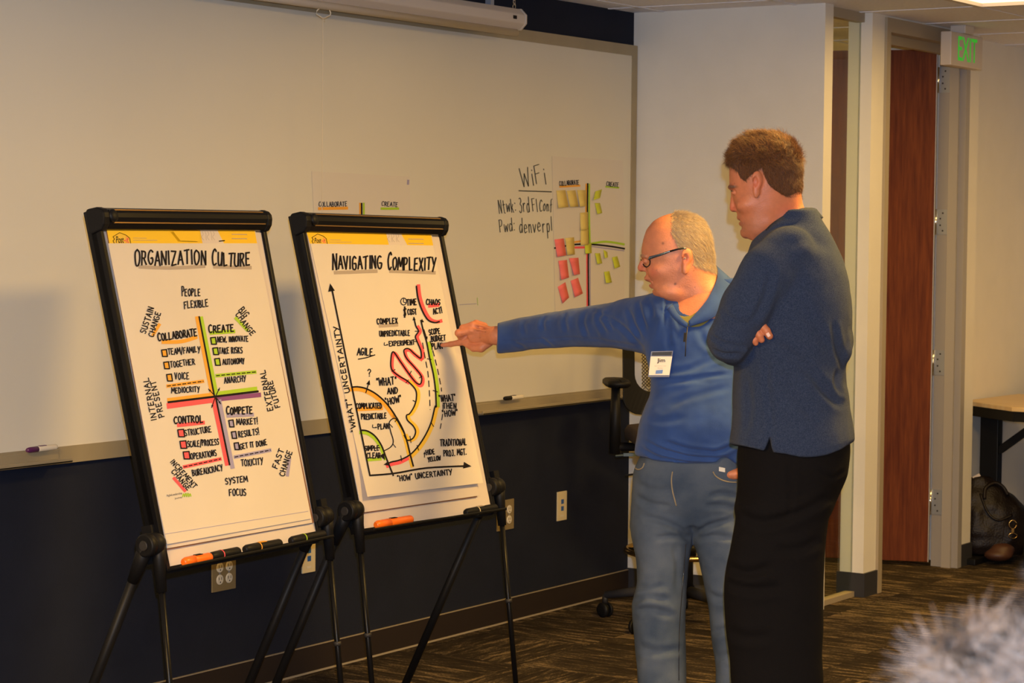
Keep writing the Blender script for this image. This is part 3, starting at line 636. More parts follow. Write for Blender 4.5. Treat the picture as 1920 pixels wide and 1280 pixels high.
# ------------------------------------------------------------------ EASELS
def easel(tag_, phi, th, corners, W, label, knL, knR, texts):
    u = np.array([math.sin(phi), math.cos(phi), 0]); n0 = np.array([math.cos(phi), -math.sin(phi), 0])
    d = np.array([0, 0, -1])*math.cos(th)+n0*math.sin(th)      # down the panel
    n = np.cross(d, u); n = n if n[0] > 0 else -n              # out of the panel
    P0 = EP[tag_]
    def surf(x, y, off): return onP(x, y, P0+n*off, n)
    TL, TR, BR, BL = [surf(*c, 0) for c in corners]
    uu = (TR-TL); uu /= np.linalg.norm(uu)
    t = thing('easel', ((BL+BR)/2)*np.array([1, 1, 0]), label, 'easel')
    MB().slab([TL-d*.05, TR-d*.05, BR, BL], -n, .012).build('panel', MT['paper2'], t)
    # side rails
    def rail(A, B, s):
        a, b = A-d*.055, B+d*.012
        m = MB(); ax = (b-a)/np.linalg.norm(b-a)
        m.obox((a+b)/2+uu*s*.007-n*.012, (ax, uu, n), (np.linalg.norm(b-a)/2, .0075, .022))
        m.obox((a+b)/2+uu*s*.0125-n*.012, (ax, uu, n), (np.linalg.norm(b-a)/2, .002, .010))
        m.build('side_rail', MT['blackmetal'], t, bevel=.003)
    rail(TL, BL, -1); rail(TR, BR, 1)
    # clamp bar across the top
    Lw = np.linalg.norm(TR-TL); prof = [(-.020, -.034), (.012, -.030), (.024, -.018), (.030, -.002), (.030, .010), (.024, .020), (.010, .028), (-.020, .030), (-.030, .022), (-.030, -.028)]
    def bar(x0, x1, name, sc=1.0, m='blackmetal'):
        mb = MB(); O = TL-d*.028
        vs = [O+uu*x+n*(a*sc+.006)-d*(b*sc) for x in (x0, x1) for a, b in prof]; k = len(prof)
        mb.add(vs, [tuple(range(k)), tuple(range(k, 2*k))[::-1]]+[(i, (i+1) % k, (i+1) % k+k, i+k) for i in range(k)])
        return mb.build(name, MT[m], t, bevel=.004)
    bar(0.004, Lw-.004, 'clamp_bar'); bar(-.020, .006, 'clamp_end', 1.06, 'black'); bar(Lw-.006, Lw+.016, 'clamp_end', 1.06, 'black')
    for x in (.018,):
        MB().lathe(TL-d*.03+uu*x+n*.034, n, [(0, .018), (.006, .017), (.010, .012), (.011, 0.001)], 20).build('clamp_knob', MT['black'], t)
    for b_ in (-.016, .019):    # bevel highlights along the clamp, put in as bronze strips
        a = TL-d*.028+n*(.0335 if b_ < 0 else .0315)-d*b_
        MB().obox(a+uu*Lw/2, (uu, n, d), (Lw/2-.02, .0015, .0014)).build('clamp_highlight', MT['edge'], t)
    # tray
    mid = (BL+BR)/2+d*.008; hw = np.linalg.norm(BR-BL)/2
    m = MB().obox(mid+n*.022, (uu, n, d), (hw+.012, .030, .003)).obox(mid+n*.050-d*.001, (uu, n, d), (hw+.012, .002, .004)).obox(mid-n*.006, (uu, n, d), (hw+.012, .004, .010))
    m.build('marker_tray', MT['black'], t, bevel=.0015)
    # joints and legs
    for (kx, ky), s in ((knL, -1), (knR, 1)):
        K = surf(kx, ky, .004)
        jt = MB().lathe(K-uu*.036, uu, [(0, .026), (.003, .030), (.022, .030), (.024, .027), (.027, .027), (.029, .030), (.050, .029), (.060, .026)], 28); jt.build('leg_joint', MT['black'], t)
        kn = MB().lathe(K-uu*.040, uu, [(0, .012), (.004, .014)], 20); kn.build('joint_bolt', MT['darkrub'], t)
        fdir = np.array([.115, 0.0, -1.0]); rdir = np.array([-.49, .0, -1.0])
        F0 = K+uu*.016+n0*.004; zt = F0[2]
        FT = F0+fdir*(zt-.01); mb = MB().tube([F0+fdir*.09, FT], .0085, 14); mb.build('front_leg', MT['blackmetal'], t)
        F1 = F0+fdir*.36; MB().tube([F1, F1+fdir*.012], .0115, 14).build('leg_collar', MT['darkrub'], t)
        MB().tube([F0, F0+fdir*.04, F0+fdir*.125], [.021, .017, .0135], 14).build('leg_socket', MT['black'], t)
        R0 = K-uu*.016-n0*.006; RT = R0+rdir*(R0[2]-.01)
        MB().tube([R0+rdir*.07, RT], .0130, 14).build('rear_leg', MT['black'], t)
        MB().tube([R0, R0+rdir*.05, R0+rdir*.10], [.022, .019, .015], 14).build('leg_socket', MT['black'], t)
        for T_ in (FT, RT): MB().tube([(T_[0], T_[1], .03), (T_[0], T_[1], .002)], [.012, .016], 12).build('rubber_foot', MT['darkrub'], t)
        MB().obox(surf(kx, ky, -.02)+uu*(.0), (uu, n, d), (.014, .016, .05)).build('rail_bracket', MT['black'], t)
    return t, surf, u, n, d, (TL, TR, BR, BL)
MT['edge'] = mat('bronze_highlight', (.24, .14, .055), .35, metal=.8)  # bronze tint standing in for the highlights on the clamp bevels
EP = {'L': np.array([-4.152, 4.364, 1.520]), 'R': np.array([-4.199, 5.271, 1.512])}
QL = [(188, 431), (489.5, 432.5), (594, 1006.5), (313.7, 1062.3)]
QR = [(568.3, 434.7), (822.8, 441), (921.5, 956.5), (678.6, 991)]
eL, sfL, uL, nL, dL, cL = easel('L', math.radians(-3.6), math.radians(13.7), QL, .69, 'black metal flipchart easel on the left, holding the organization culture sheet', (286, 1020), (604, 968), None)
eR, sfR, uR, nR, dR, cR = easel('R', math.radians(-.1), math.radians(14.1), QR, .69, 'black metal flipchart easel on the right, holding the navigating complexity sheet', (661, 956), (928, 912), None)

def pad(surf, header, body, back, label, front_curl, gap, n, logo, flipbit, fold_at, sheetlab):
    """pad of sheets: backing board, page stack, yellow header, then the written top sheet"""
    t = thing('flipchart_pad', surf(*back[3], .006), label, 'paper pad')
    MB().slab([surf(*p, .0015) for p in back], n, .003).build('backing_board', MT['cardboard'], t)
    MB().slab([surf(*p, .0046) for p in body], n, .0030).build('page_stack', MT['paper2'], t)
    MB().slab([surf(*p, .0078) for p in header], n, .0006).build('pad_header', MT['yellowband'], t)
    gx0_, gx1_ = gap
    tl, tr, br, bl = [np.array(p, float) for p in header]
    f0 = (gx0_-tl[0])/(tr[0]-tl[0]); f1 = (gx1_-tl[0])/(tr[0]-tl[0])
    MB().slab([surf(*(tl+(tr-tl)*f0), .0086), surf(*(tl+(tr-tl)*f1), .0086), surf(*(bl+(br-bl)*(f1+.03)), .0086), surf(*(bl+(br-bl)*(f0+.0)), .0086)], n, .0002).build('header_picture', MT['paper2'], t)
    S = Sheet(surf)
    for k in range(5):     # faint printed drawing in the gap of the header
        x = gx0_+4+(gx1_-gx0_-6)*k/5; S.curve([(x, tl[1]+4), (x+2, tl[1]+9), (x-1+k % 2*3, tl[1]+14), (x+3, tl[1]+20)], .7, 'grey_m', .0090)
    # logo: house-shaped outline with words
    lx, ly, ls = logo
    out = [(0, 8), (13, 0), (28, 6), (34, 12), (35, 22)]
    S.curve([(lx+a*ls, ly+b*ls) for a, b in [(3, 22), (0, 16), (3, 13), (0, 8), (13, 0), (26, 5), (33, 11), (35, 22)]], 1.1, 'ink', .0090, n=1)
    S.poly([(lx+2*ls, ly+9*ls), (lx+13*ls, ly+1.5*ls), (lx+30*ls, ly+9*ls), (lx+33*ls, ly+22*ls), (lx+5*ls, ly+22*ls)], 'yellow_m', .0087)
    for k in range(2):
        y = tl[1]+16+k*4; S.line((lx+40*ls, y), (lx+66*ls+k*20, y+.3), .8, 'grey_m', .0090)
        S.line((tr[0]-42, tr[1]+8+k*8), (tr[0]-14, tr[1]+8.4+k*8), 1.4, 'grey_m', .0090)
    S.line((tr[0]-66, tr[1]+21), (tr[0]-56, tr[1]+20), 2, 'ink', .0090)
    nm = dict(NAMES); nm['ink'] = 'logo_outline'; nm['grey_m'] = 'small_print'; nm['yellow_m'] = 'logo_fill'
    S.finish(t, nm)
    o0 = surf(lx+6*ls, ly+20.5*ls, .0090); o1 = surf(lx+21*ls, ly+20.5*ls, .0090); o2 = surf(lx+32*ls, ly+20.5*ls, .0090); ux = (o1-o0)/np.linalg.norm(o1-o0)
    uy = surf(lx+6*ls, ly+11*ls, .0090)-o0; uy /= np.linalg.norm(uy)
    text_mesh('Post', 'logo_lettering', MT['ink'], o0, ux, uy, .020*ls, t, width=np.linalg.norm(o1-o0), extr=.0003, bold=.01)
    text_mesh('-it', 'logo_lettering', MT['pink'], o1+ux*.001, ux, uy, .020*ls, t, width=np.linalg.norm(o2-o1)*.9, extr=.0003, bold=.01)
    return t
def top_sheet(surfbase, P, label, curl, n, m, thick=.0004):
    """the written sheet: a curved page, P = TL, TR, BR, BL in pixels"""
    P = [np.array(p, float) for p in P]; N = 26; K = 14
    def off(x, y):
        k = min(max((y-P[0][1])/(P[3][1]-P[0][1]), 0), 1.15); return curl(k, (x-P[0][0])/(P[1][0]-P[0][0]))
    def surf(x, y, lift): return surfbase(x, y, off(x, y)+lift)
    vs = []
    for i in range(N):
        k = i/(N-1)
        for j in range(K):
            l = j/(K-1); p = P[0]*(1-k)*(1-l)+P[1]*(1-k)*l+P[2]*k*l+P[3]*k*(1-l); vs.append(surf(*p, 0))
    fs = [(i*K+j, i*K+j+1, (i+1)*K+j+1, (i+1)*K+j) for i in range(N-1) for j in range(K-1)]
    t = thing('chart_sheet', surf(*P[3], 0), label, 'paper')
    o = MB().add(vs, fs, True).build('paper_sheet', MT[m], t)
    return t, surf
padL = pad(sfL, [(200, 430), (477, 431), (482, 457), (205, 457)], [(200, 430), (477, 431), (584, 980), (312, 1028)], [(198, 430), (476, 431), (587, 980), (311, 1031)],
           'cardboard-backed pad of chart paper with a torn yellow header on the left easel', None, (375, 407), nL, (212, 436, .95), None, 0, None)
shL, wL = top_sheet(sfL, [(203, 456), (482, 456), (584, 972), (313, 1020)], 'large chart sheet titled organization culture with four coloured quadrants', lambda k, l: .0094+.0035*math.sin(k*9)*.25+.010*max(0, k-.8)**2*10, nL, 'paper')
S = Sheet(wL, 1.18)
T = S.text
T('ORGANIZATION', 253, 497, 387, 495, 26, 2.6, cap1=1.15); T('CULTURE', 398, 497, 469, 497.5, 24, 2.6, cap1=1.25)
S.curve([(262, 500), (320, 502), (383, 499)], 6.5, 'grey_m', .0008); S.line((402, 500), (470, 501.5), 6.5, 'grey_m', .0008)
T('PEOPLE', 341, 555, 376, 554.5, 13, cap1=1.4); T('FLEXIBLE', 346, 578, 391, 574, 13)
T('SUSTAIN', 273, 626, 289, 577, 11, 1.6); T('CHANGE', 287, 632, 302, 586, 10, 1.6); S.line((287, 628), (299, 608), 5.8, 'orange_m', .0008)
T('BIG', 447, 582, 459, 596, 12, 1.6); T('CHANGE', 441, 590, 472, 630, 10, 1.6); S.line((442, 596), (464, 619), 5.8, 'green_m', .0008)
T('COLLABORATE', 297, 639, 370, 628.5, 13, 2.2, cap1=1.15); S.curve([(305, 641), (340, 640), (368, 632)], 7.1, 'orange_m', .0008)
S.line((309, 1001), (578, 958), .9, 'lilac_m', .0008); S.line((373.5, 593.5), (402, 742), 3); S.line((369.5, 595), (397.5, 738), 7.1, 'orange_m', .0008); S.line((377.5, 595), (406, 738), 6.5, 'green_m', .0008)
T('CREATE', 392, 624, 439, 621.5, 13, 2.2, cap1=1.15); S.line((395, 624), (439, 621), 7.1, 'green_m', .0008)
for c in ((400.5, 638.5), (404.5, 658), (408, 678)): S.box(*c, 'green_m')
T('NEW, INNOVATE', 408, 641, 466, 639.5, 10, 1.6); T('TAKE RISKS', 411, 663, 455, 661.5, 11, 1.6); T('AUTONOMY', 418, 683, 459, 681, 10, 1.6)
S.line((406, 704), (479, 697), 6.5, 'green_m', .0008); S.line((406, 704), (479, 697), 1.8, dash=(6, 3.6)); T('ANARCHY', 421, 718.5, 462, 714.5, 11, 1.6)
for c in ((308.5, 661.5), (312.5, 684.5), (318, 707.5)): S.box(*c, 'orange_m')
T('TEAM/FAMILY', 315.5, 665, 376, 659.5, 11, 1.6); T('TOGETHER', 320, 689, 366, 682.5, 11, 1.6); T('VOICE', 328, 711, 355, 710, 12, 1.6)
S.line((314, 723.5), (381, 714.5), 6.5, 'orange_m', .0008); S.line((314, 723.5), (381, 714.5), 1.8, dash=(6, 3.6)); T('MEDIOCRITY', 322, 737, 375, 734, 10, 1.6)
S.line((315.6, 753.8), (483.8, 733.4), 4); S.line((315.6, 749.5), (400, 739), 7.1, 'orange_m', .0008); S.line((409, 737.5), (480, 728.5), 7.8, 'green_m', .0008)
S.line((316, 760.5), (404, 748.5), 11.0, 'pink', .0008); S.line((409, 748), (487, 740), 8.4, 'purple_m', .0008)
for p in ((391, 729), (412, 727), (397, 764), (414, 757)): S.line((404, 743), p, 1.6); S.head(p, (p[0]-404, p[1]-743), 5)
T('INTERNAL', 294, 787, 278, 706, 10, 1.6); T('PRESENT', 308, 781, 291, 712, 10, 1.6); T('EXTERNAL', 512, 769, 497, 692, 10, 1.6); T('FUTURE', 525, 763, 511, 712, 9, 1.6)
T('CONTROL', 326.6, 794, 381.4, 792, 13, 2.2); S.line((334, 797), (382, 792), 7.1, 'pink', .0008)
S.line((405, 746.5), (430.6, 871), 3.2); S.line((400.5, 750), (426, 870), 8.4, 'pink', .0008); S.line((411, 750), (436, 876), 7.8, 'lilac_m', .0008)
for c in ((339.8, 811.5), (344, 833), (350, 853)): S.box(*c, 'pink', 11, 14)
T('STRUCTURE', 347, 817, 397, 809, 11, 1.6); T('SCALE/PROCESS', 352, 838, 411, 833, 11, 1.6); T('OPERATIONS', 358.5, 861, 407, 854, 11, 1.6)
S.line((345, 875), (413.6, 860), 6.5, 'pink', .0008); S.line((345, 875), (413.6, 860), 1.8, dash=(6, 3.6)); T('BUREAUCRACY', 361.7, 892.5, 418.5, 881, 11, 1.6)
T('COMPETE', 425, 777, 474, 774.5, 13, 2.2, cap1=1.15); S.line((427, 779), (474, 777), 7.1, 'lilac_m', .0008)
for c in ((434, 793.5), (439, 815), (444, 836)): S.box(*c, 'lilac_m', 8, 13)
T('MARKET!', 444, 797, 484, 794, 11, 1.6); T('RESULTS!', 448, 819.5, 486.5, 814, 11, 1.6); T('GET IT DONE', 450.6, 842, 501.5, 833.5, 10, 1.6)
S.line((440.5, 856.5), (507, 843.5), 6.5, 'lilac_m', .0008); S.line((440.5, 856.5), (507, 843.5), 1.8, dash=(6, 3.6)); T('TOXICITY', 453, 874, 494, 870, 12, 1.6)
T('SYSTEM', 423, 907, 464.5, 902.5, 11, 1.7); T('FOCUS', 430, 929.5, 462, 927.5, 12, 1.7)
T('INCREMENT', 319, 866, 364, 916, 9, 1.6); T('CHANGE', 321, 884, 352, 920, 9, 1.6); S.line((326, 896), (347, 920), 5.8, 'pink', .0008)
T('FAST', 520, 879, 533, 843, 10, 1.6); T('CHANGE', 533, 893, 548, 846, 10, 1.6); S.line((539, 891), (543, 860), 5.8, 'lilac_m', .0008)
for k in range(4): S.curve([(342+k*4, 931), (344.5+k*4, 924+abs(k-1.5)), (346+k*4, 930)], 2, 'green_m', .0009)
S.finish(shL, NAMES)
def print_on(surf, txt, x0, y0, x1, y1, hpx, m, parent, bold=0.0, slant=0.0):
    a = surf(x0, y0, .0012); b = surf(x1, y1, .0012); c = surf(x0, y0-hpx, .0012); ux = (b-a)/np.linalg.norm(b-a); n_ = np.cross(ux, c-a); uy = np.cross(n_, ux); uy /= np.linalg.norm(uy)
    return text_mesh(txt, 'printed_words', MT[m], a, ux, uy, np.linalg.norm(c-a), parent, width=np.linalg.norm(b-a), extr=.0002, bold=bold, slant=slant)
print_on(wL, 'AgileLeadership', 313, 932, 342, 927, 5, 'ink', shL); print_on(wL, 'Journey', 328, 936.5, 342, 934, 4, 'ink', shL)
# torn flap folded down over the header
fp = quadthing('paper_flap', [(324, 433), (374, 433), (374, 452), (338, 451)], sfL, .014, .0005, MT['yellowband'], 'yellow paper flap peeling off the header of the left pad', 'paper')

padR = pad(sfR, [(574, 433.5), (808, 440), (812, 460), (581, 456.5)], [(574, 433.5), (808, 440), (897, 929), (677, 961)], [(572, 433), (806, 440), (893, 932), (676, 963)],
           'pad of chart paper with a yellow header and loose pages on the right easel', None, (724, 752), nR, (585, 438.5, .82), None, 0, None)
shR, wR = top_sheet(sfR, [(582, 456.5), (812, 460), (906, 905), (689, 931)], 'large chart sheet titled navigating complexity with a hand-drawn curve graph', lambda k, l: .0094+.20*max(0, k-.72)**2+.012*max(0, l-.8)*max(0, k-.5), nR, 'paper')
S = Sheet(wR, 1.15); T = S.text
T('NAVIGATING', 623.7, 505, 716.5, 503.5, 24, 2.6, cap1=1.25); T('COMPLEXITY', 727, 504, 817, 507, 23, 2.6, cap1=1.4)
S.line((628, 511), (706, 508), 6.5, 'grey_m', .0008); S.line((732, 508), (815, 511), 6.5, 'grey_m', .0008)
S.line((621.5, 537), (693.7, 891), 3); S.head((619, 531), (-.18, -1), 15)
S.curve([(693.7, 891), (740, 887), (800, 877), (880, 873)], 3.2); S.head((884, 874), (1, .15), 15)
T('"WHAT" UNCERTAINTY', 668, 809, 634, 610, 9, 1.8)
T('TIME', 763, 572, 781.6, 571, 11, 1.8); T('COST', 765, 590, 781.6, 588.5, 10, 1.8); T('$', 756, 594, 763, 594, 16, 1.8)
S.curve([(757+5.5*math.cos(a), 565+6.5*math.sin(a)) for a in np.linspace(0, 6.6, 12)], 1.6); S.curve([(757, 560), (757, 566), (761, 567)], 1.4)
cv3 = lambda P: [(530+x/3.2, 380+y/3.2) for x, y in P]; cv4 = lambda P: [(600+x/3.2, 700+y/3.2) for x, y in P]
ch = cv3([(803,500),(812,570),(835,640),(870,700),(910,718),(940,713)]); S.curve([(x+3.8, y-1.5) for x, y in ch], 6.5, 'pink', .0008); S.curve(ch, 3)
T('CHAOS', 799.4, 571, 826, 571, 10, 1.8); S.line((805, 573), (822, 571.5), 7.1, 'pink', .0008); T('ACT!', 813, 589, 830, 586, 10, 1.8)
T('COMPLEX', 707, 607.5, 746, 605.6, 10, 1.9); S.line((712, 611), (745, 609), 5.8, 'grey_m', .0008)
T('UNPREDICTABLE', 712, 630.6, 769, 628.4, 10, 1.6); T('EXPERIMENT', 730, 649, 778, 645.6, 9, 1.6); S.curve([(721, 642), (721, 647), (727, 646)], 1.4); S.head((729, 646), (1, 0), 4)
T('SCOPE', 805, 628, 826, 624.5, 10, 1.7); T('BUDGET', 809, 640, 836, 637.5, 10, 1.7); T('PLAN', 810, 655, 830, 653, 11, 1.7)
T('AGILE', 670, 665, 699, 666, 13, 1.9); S.curve([(672, 673), (688, 670), (703, 665)], 2); T('?', 690, 706, 698, 705, 13, 1.7)
T('"WHAT"', 707, 723, 744, 720, 14, 1.9); T('AND', 727, 738, 746, 737, 11, 1.9); T('"HOW"', 724, 759, 754, 753, 12, 1.9)
S.line((686, 736), (692, 716), 2); S.head((693, 712), (.3, -1), 9)
arc = cv4([(190,82),(230,80),(280,92),(340,125),(400,180),(450,250),(495,330),(520,400),(540,480),(560,555)])
S.curve([(x-1.8, y+4.4) for x, y in arc[:6]], 7.1, 'orange_m', .0008); S.curve([(x-2.5, y+1) for x, y in arc[5:]], 5.8, 'yellow_m', .0008); S.curve(arc, 3)
T('COMPLICATED', 668, 766, 716, 765, 10, 1.8); S.line((672, 767), (716, 765), 7.1, 'orange_m', .0008); T('PREDICTABLE', 677.5, 786, 725, 784, 10, 1.7)
T('PLAN', 709, 805, 729, 803, 10, 1.7); S.curve([(699, 796), (699, 801), (705, 801)], 1.4); S.head((708, 801), (1, 0), 4)
gr = cv4([(245,340),(285,345),(330,375),(368,430),(395,500),(415,550),(440,612)]); S.curve([(x-1, y+4) for x, y in gr[:5]], 6.5, 'green_m', .0008); S.curve(gr, 3)
T('SIMPLE', 684, 845, 711, 844, 9, 1.7); S.line((683, 841), (712, 839), 2); T('CLEAR', 688, 859, 714, 858, 10, 1.8); S.line((690, 862), (714, 860), 5.8, 'green_m', .0008); S.head((722, 862), (.6, 1), 12)
S.curve(cv4([(382,465),(425,440),(440,405),(425,350),(415,300),(430,275),(455,272),(485,320),(510,370)]), 2); S.line(cv4([(440,425),(455,443)])[0], cv4([(440,425),(455,443)])[1], 1.4)
big = cv3([(830,705),(845,770),(865,840),(882,930),(905,1030),(918,1130),(921,1220)])+cv4([(690,200),(668,290),(635,365),(590,435),(540,487),(480,518),(430,530),(400,542)])
S.curve([(x+3.8, y) for x, y in big[2:7]], 6.5, 'green_m', .0008); S.curve([(x+3, y+3) for x, y in big[6:12]], 7.1, 'yellow_m', .0008); S.curve([(x+1, y+4) for x, y in big[11:]], 7.1, 'pink', .0008); S.curve(big, 2.8); S.head((719, 871), (-1, .25), 9)
S.head(cv3([(835, 695)])[0], (-.2, -1), 7)
sq = cv3([(788,690),(800,740),(815,770),(797,802),(810,840),(830,890),(828,932),(790,905),(755,875),(728,885),(742,930),(790,985),(832,1040),(828,1085),(800,1078),(752,1018),(705,950),(663,893),(650,940),(655,1000),(700,1040),(750,1070),(797,1120),(803,1170),(790,1220),(762,1265)])+cv4([(520,250),(525,280),(560,315),(574,350),(558,388),(525,400),(505,370)])
S.curve([(x+3.6, y+.5) for x, y in sq[1:7]], 5.8, 'pink', .0008); S.curve([(x+2.2, y+2.6) for x, y in sq[6:22]], 6.5, 'pink', .0008); S.curve([(x+3.8, y) for x, y in sq[21:]], 6.5, 'yellow_m', .0008); S.curve(sq, 2.6); S.head(cv3([(787, 682)])[0], (-.1, -1), 7)
for a in (cv3([(655,1010),(675,1000)]), cv3([(762,1030),(772,1010)]), cv3([(820,1050),(838,1040)]), cv3([(740,1080),(755,1062)]), cv3([(782,1185),(800,1195)]), cv3([(868,935),(892,940)]), cv3([(903,1125),(930,1135)]), cv4([(665,290),(682,318)]), cv4([(582,430),(592,460)]), cv4([(485,492),(490,525)]), cv4([(540,375),(546,415)]), cv4([(415,300),(436,322)]), cv4([(450,290),(466,268)]), cv3([(795,770),(820,770)]), cv3([(785,832),(808,832)])): S.line(a[0], a[1], 1.5)
S.line(*cv3([(848,760),(866,815)]), 1.4); S.head(cv3([(868,822)])[0], (.3, 1), 6)
S.curve(cv3([(840,840),(855,930),(872,1020),(880,1120),(885,1240)]), 1.6, dash=(11, 7)); S.curve(cv3([(885,830),(905,900),(930,1000),(952,1110)])+cv4([(728,90),(738,190),(735,250),(722,330)]), 1.6, dash=(11, 7))
T('"WHAT"', 824, 753.5, 855, 750, 12, 1.8); T('THEN', 831, 766, 856, 765, 10, 1.8); T('"HOW"', 830, 781, 859, 778, 11, 1.8)
T('TRADITIONAL', 825.6, 836, 875.6, 834, 12, 1.7); T('PROJ. MGT.', 832, 855, 875, 852, 11, 1.7); T('HIDE', 799.4, 853, 816, 850, 9, 1.7); T('YELLOW', 803, 865, 826.6, 862, 8, 1.7); S.line((796, 857), (796, 849), 1.6); S.head((796, 846), (0, -1), 5)
T('"HOW" UNCERTAINTY', 746, 901.5, 848.4, 889, 10, 1.8)
S.finish(shR, NAMES)

# markers lying on the easel trays
def tmark(surf, x0, y0, x1, y1, m, cap, ring, label, off=.036, r=.0128, clip=None):
    marker(surf(x0, y0-3, off), surf(x1, y1-3, off), r, MT[m], MT[cap], label, ring=ring and MT[ring], clip=clip and MT[clip], capfrac=.38)
tmark(sfL, 343, 1057, 394, 1047, 'orangeplastic', 'orangeplastic', None, 'bright orange marker on the left easel tray', clip='ink')
tmark(sfL, 393, 1047, 447, 1036, 'black', 'black', 'pink', 'black marker with a pink ring on the left easel tray')
tmark(sfL, 458, 1033, 525, 1021, 'black', 'black', 'orange_m', 'black marker with a yellow ring on the left easel tray', clip='orange_m')
tmark(sfL, 544, 1017, 607, 1004, 'black', 'black', 'green_m', 'black marker with a green ring at the right end of the left easel tray')
tmark(sfR, 704, 987, 771, 976, 'orangeplastic', 'orangeplastic', None, 'bright orange marker on the right easel tray', clip='ink')
tmark(sfR, 872, 964, 929, 954, 'black', 'black', 'cream', 'black marker with a pale ring on the right easel tray', clip='grey_m')
# ================================================================== implicit-surface modelling for people
_H = rng.random((32, 32, 32)).astype(np.float32)
def vnoise(p, s):
    q = p*s; i = np.floor(q).astype(int); f = q-i; f = f*f*(3-2*f); r = 0
    for dx in (0, 1):
        for dy in (0, 1):
            for dz in (0, 1):
                h = _H[(i[..., 0]+dx) & 31, (i[..., 1]+dy) & 31, (i[..., 2]+dz) & 31]
                r = r+h*(f[..., 0] if dx else 1-f[..., 0])*(f[..., 1] if dy else 1-f[..., 1])*(f[..., 2] if dz else 1-f[..., 2])
    return r-.5
def smin(a, b, k):
    if k <= 0: return np.minimum(a, b)
    h = np.clip(.5+.5*(b-a)/k, 0, 1); return b*(1-h)+a*h-k*h*(1-h)
def smax(a, b, k): return -smin(-a, -b, k)
class Fig:
    """a figure described in camera-aligned metres: x right, y down, z away; points given as (px, py, dz in px-units towards camera)"""
    def __init__(s, z0): s.z0 = z0; s.u = z0/F
    def P(s, px, py, dz=0): z = s.z0-dz*s.u; return np.array([(px-960)/F*z, (py-640)/F*z, z])
    def W(s, p): return M.T @ np.asarray(p)+CO       # camera frame -> world
    def Wp(s, px, py, dz=0): return s.W(s.P(px, py, dz))
    def cone(s, a, b, ra, rb):
        A, B = s.P(*a), s.P(*b); ra *= s.u; rb *= s.u
        def f(p):
            ab = B-A; t = np.clip(((p-A) @ ab)/(ab @ ab), 0, 1); return np.linalg.norm(p-A-t[..., None]*ab, axis=-1)-(ra+(rb-ra)*t)
        return f
    def chain(s, pts, radii, k=0):
        fs = [s.cone(pts[i], pts[i+1], radii[i], radii[i+1]) for i in range(len(pts)-1)]
        def f(p):
            r = fs[0](p)
            for g in fs[1:]: r = smin(r, g(p), k*s.u)
            return r
        return f
    def ell(s, c, r, rot=0.0, roty=0.0):
        C = s.P(*c); r = np.array(r, float)*s.u; cs, sn = math.cos(rot), math.sin(rot); cy, sy = math.cos(roty), math.sin(roty)
        R1 = np.array([[cs, sn, 0], [-sn, cs, 0], [0, 0, 1]]); R2 = np.array([[cy, 0, sy], [0, 1, 0], [-sy, 0, cy]]); R = R1 @ R2
        def f(p):
            q = (p-C) @ R.T; k0 = np.linalg.norm(q/r, axis=-1); k1 = np.linalg.norm(q/(r*r), axis=-1)+1e-9; return k0*(k0-1)/k1
        return f
    def loft(s, rows, axis='y', ex=2.2):
        """rows: (pos, lo, hi, dz centre, half depth) in px at z0"""
        R = np.array(rows, float); z0 = s.z0; u = s.u
        t = (R[:, 0]-(640 if axis == 'y' else 960))*u; o = 960 if axis == 'y' else 640
        sp = max(3, int(np.median(np.diff(R[:, 0]))*.55)); tt = np.arange(R[0, 0], R[-1, 0]+.5, 1.0); ker = np.hanning(2*sp+3)[1:-1]; ker /= ker.sum()
        def smr(c):
            q = np.interp(tt, R[:, 0], c); k_ = len(ker)//2; pd = np.concatenate([2*q[0]-q[1:k_+1][::-1], q, 2*q[-1]-q[-k_-1:-1][::-1]]) if len(q) > k_+1 else np.pad(q, k_, 'edge'); return np.convolve(pd, ker, 'valid')
        cols_ = [smr(R[:, i]) for i in range(1, 5)]; t = (tt-(640 if axis == 'y' else 960))*u
        lo = (cols_[0]-o)*u; hi = (cols_[1]-o)*u; cz = z0-cols_[2]*u; hd = cols_[3]*u
        def f(p):
            q = p[..., :2]*(z0/p[..., 2:3])       # silhouettes live on the z0 plane
            a = q[..., 1] if axis == 'y' else q[..., 0]; b = q[..., 0] if axis == 'y' else q[..., 1]
            L = np.interp(a, t, lo); Hh = np.interp(a, t, hi); c = np.interp(a, t, cz); d = np.interp(a, t, hd)
            w_ = (Hh-L)/2; m = (Hh+L)/2
            k = (np.abs((b-m)/w_)**ex+np.abs((p[..., 2]-c)/d)**ex)**(1/ex)
            r = (k-1)*np.minimum(w_, d); e = np.maximum(t[0]-a, a-t[-1])
            return np.where(e > 0, np.sqrt(np.maximum(r, 0)**2+e*e), np.maximum(r, e))
        return f
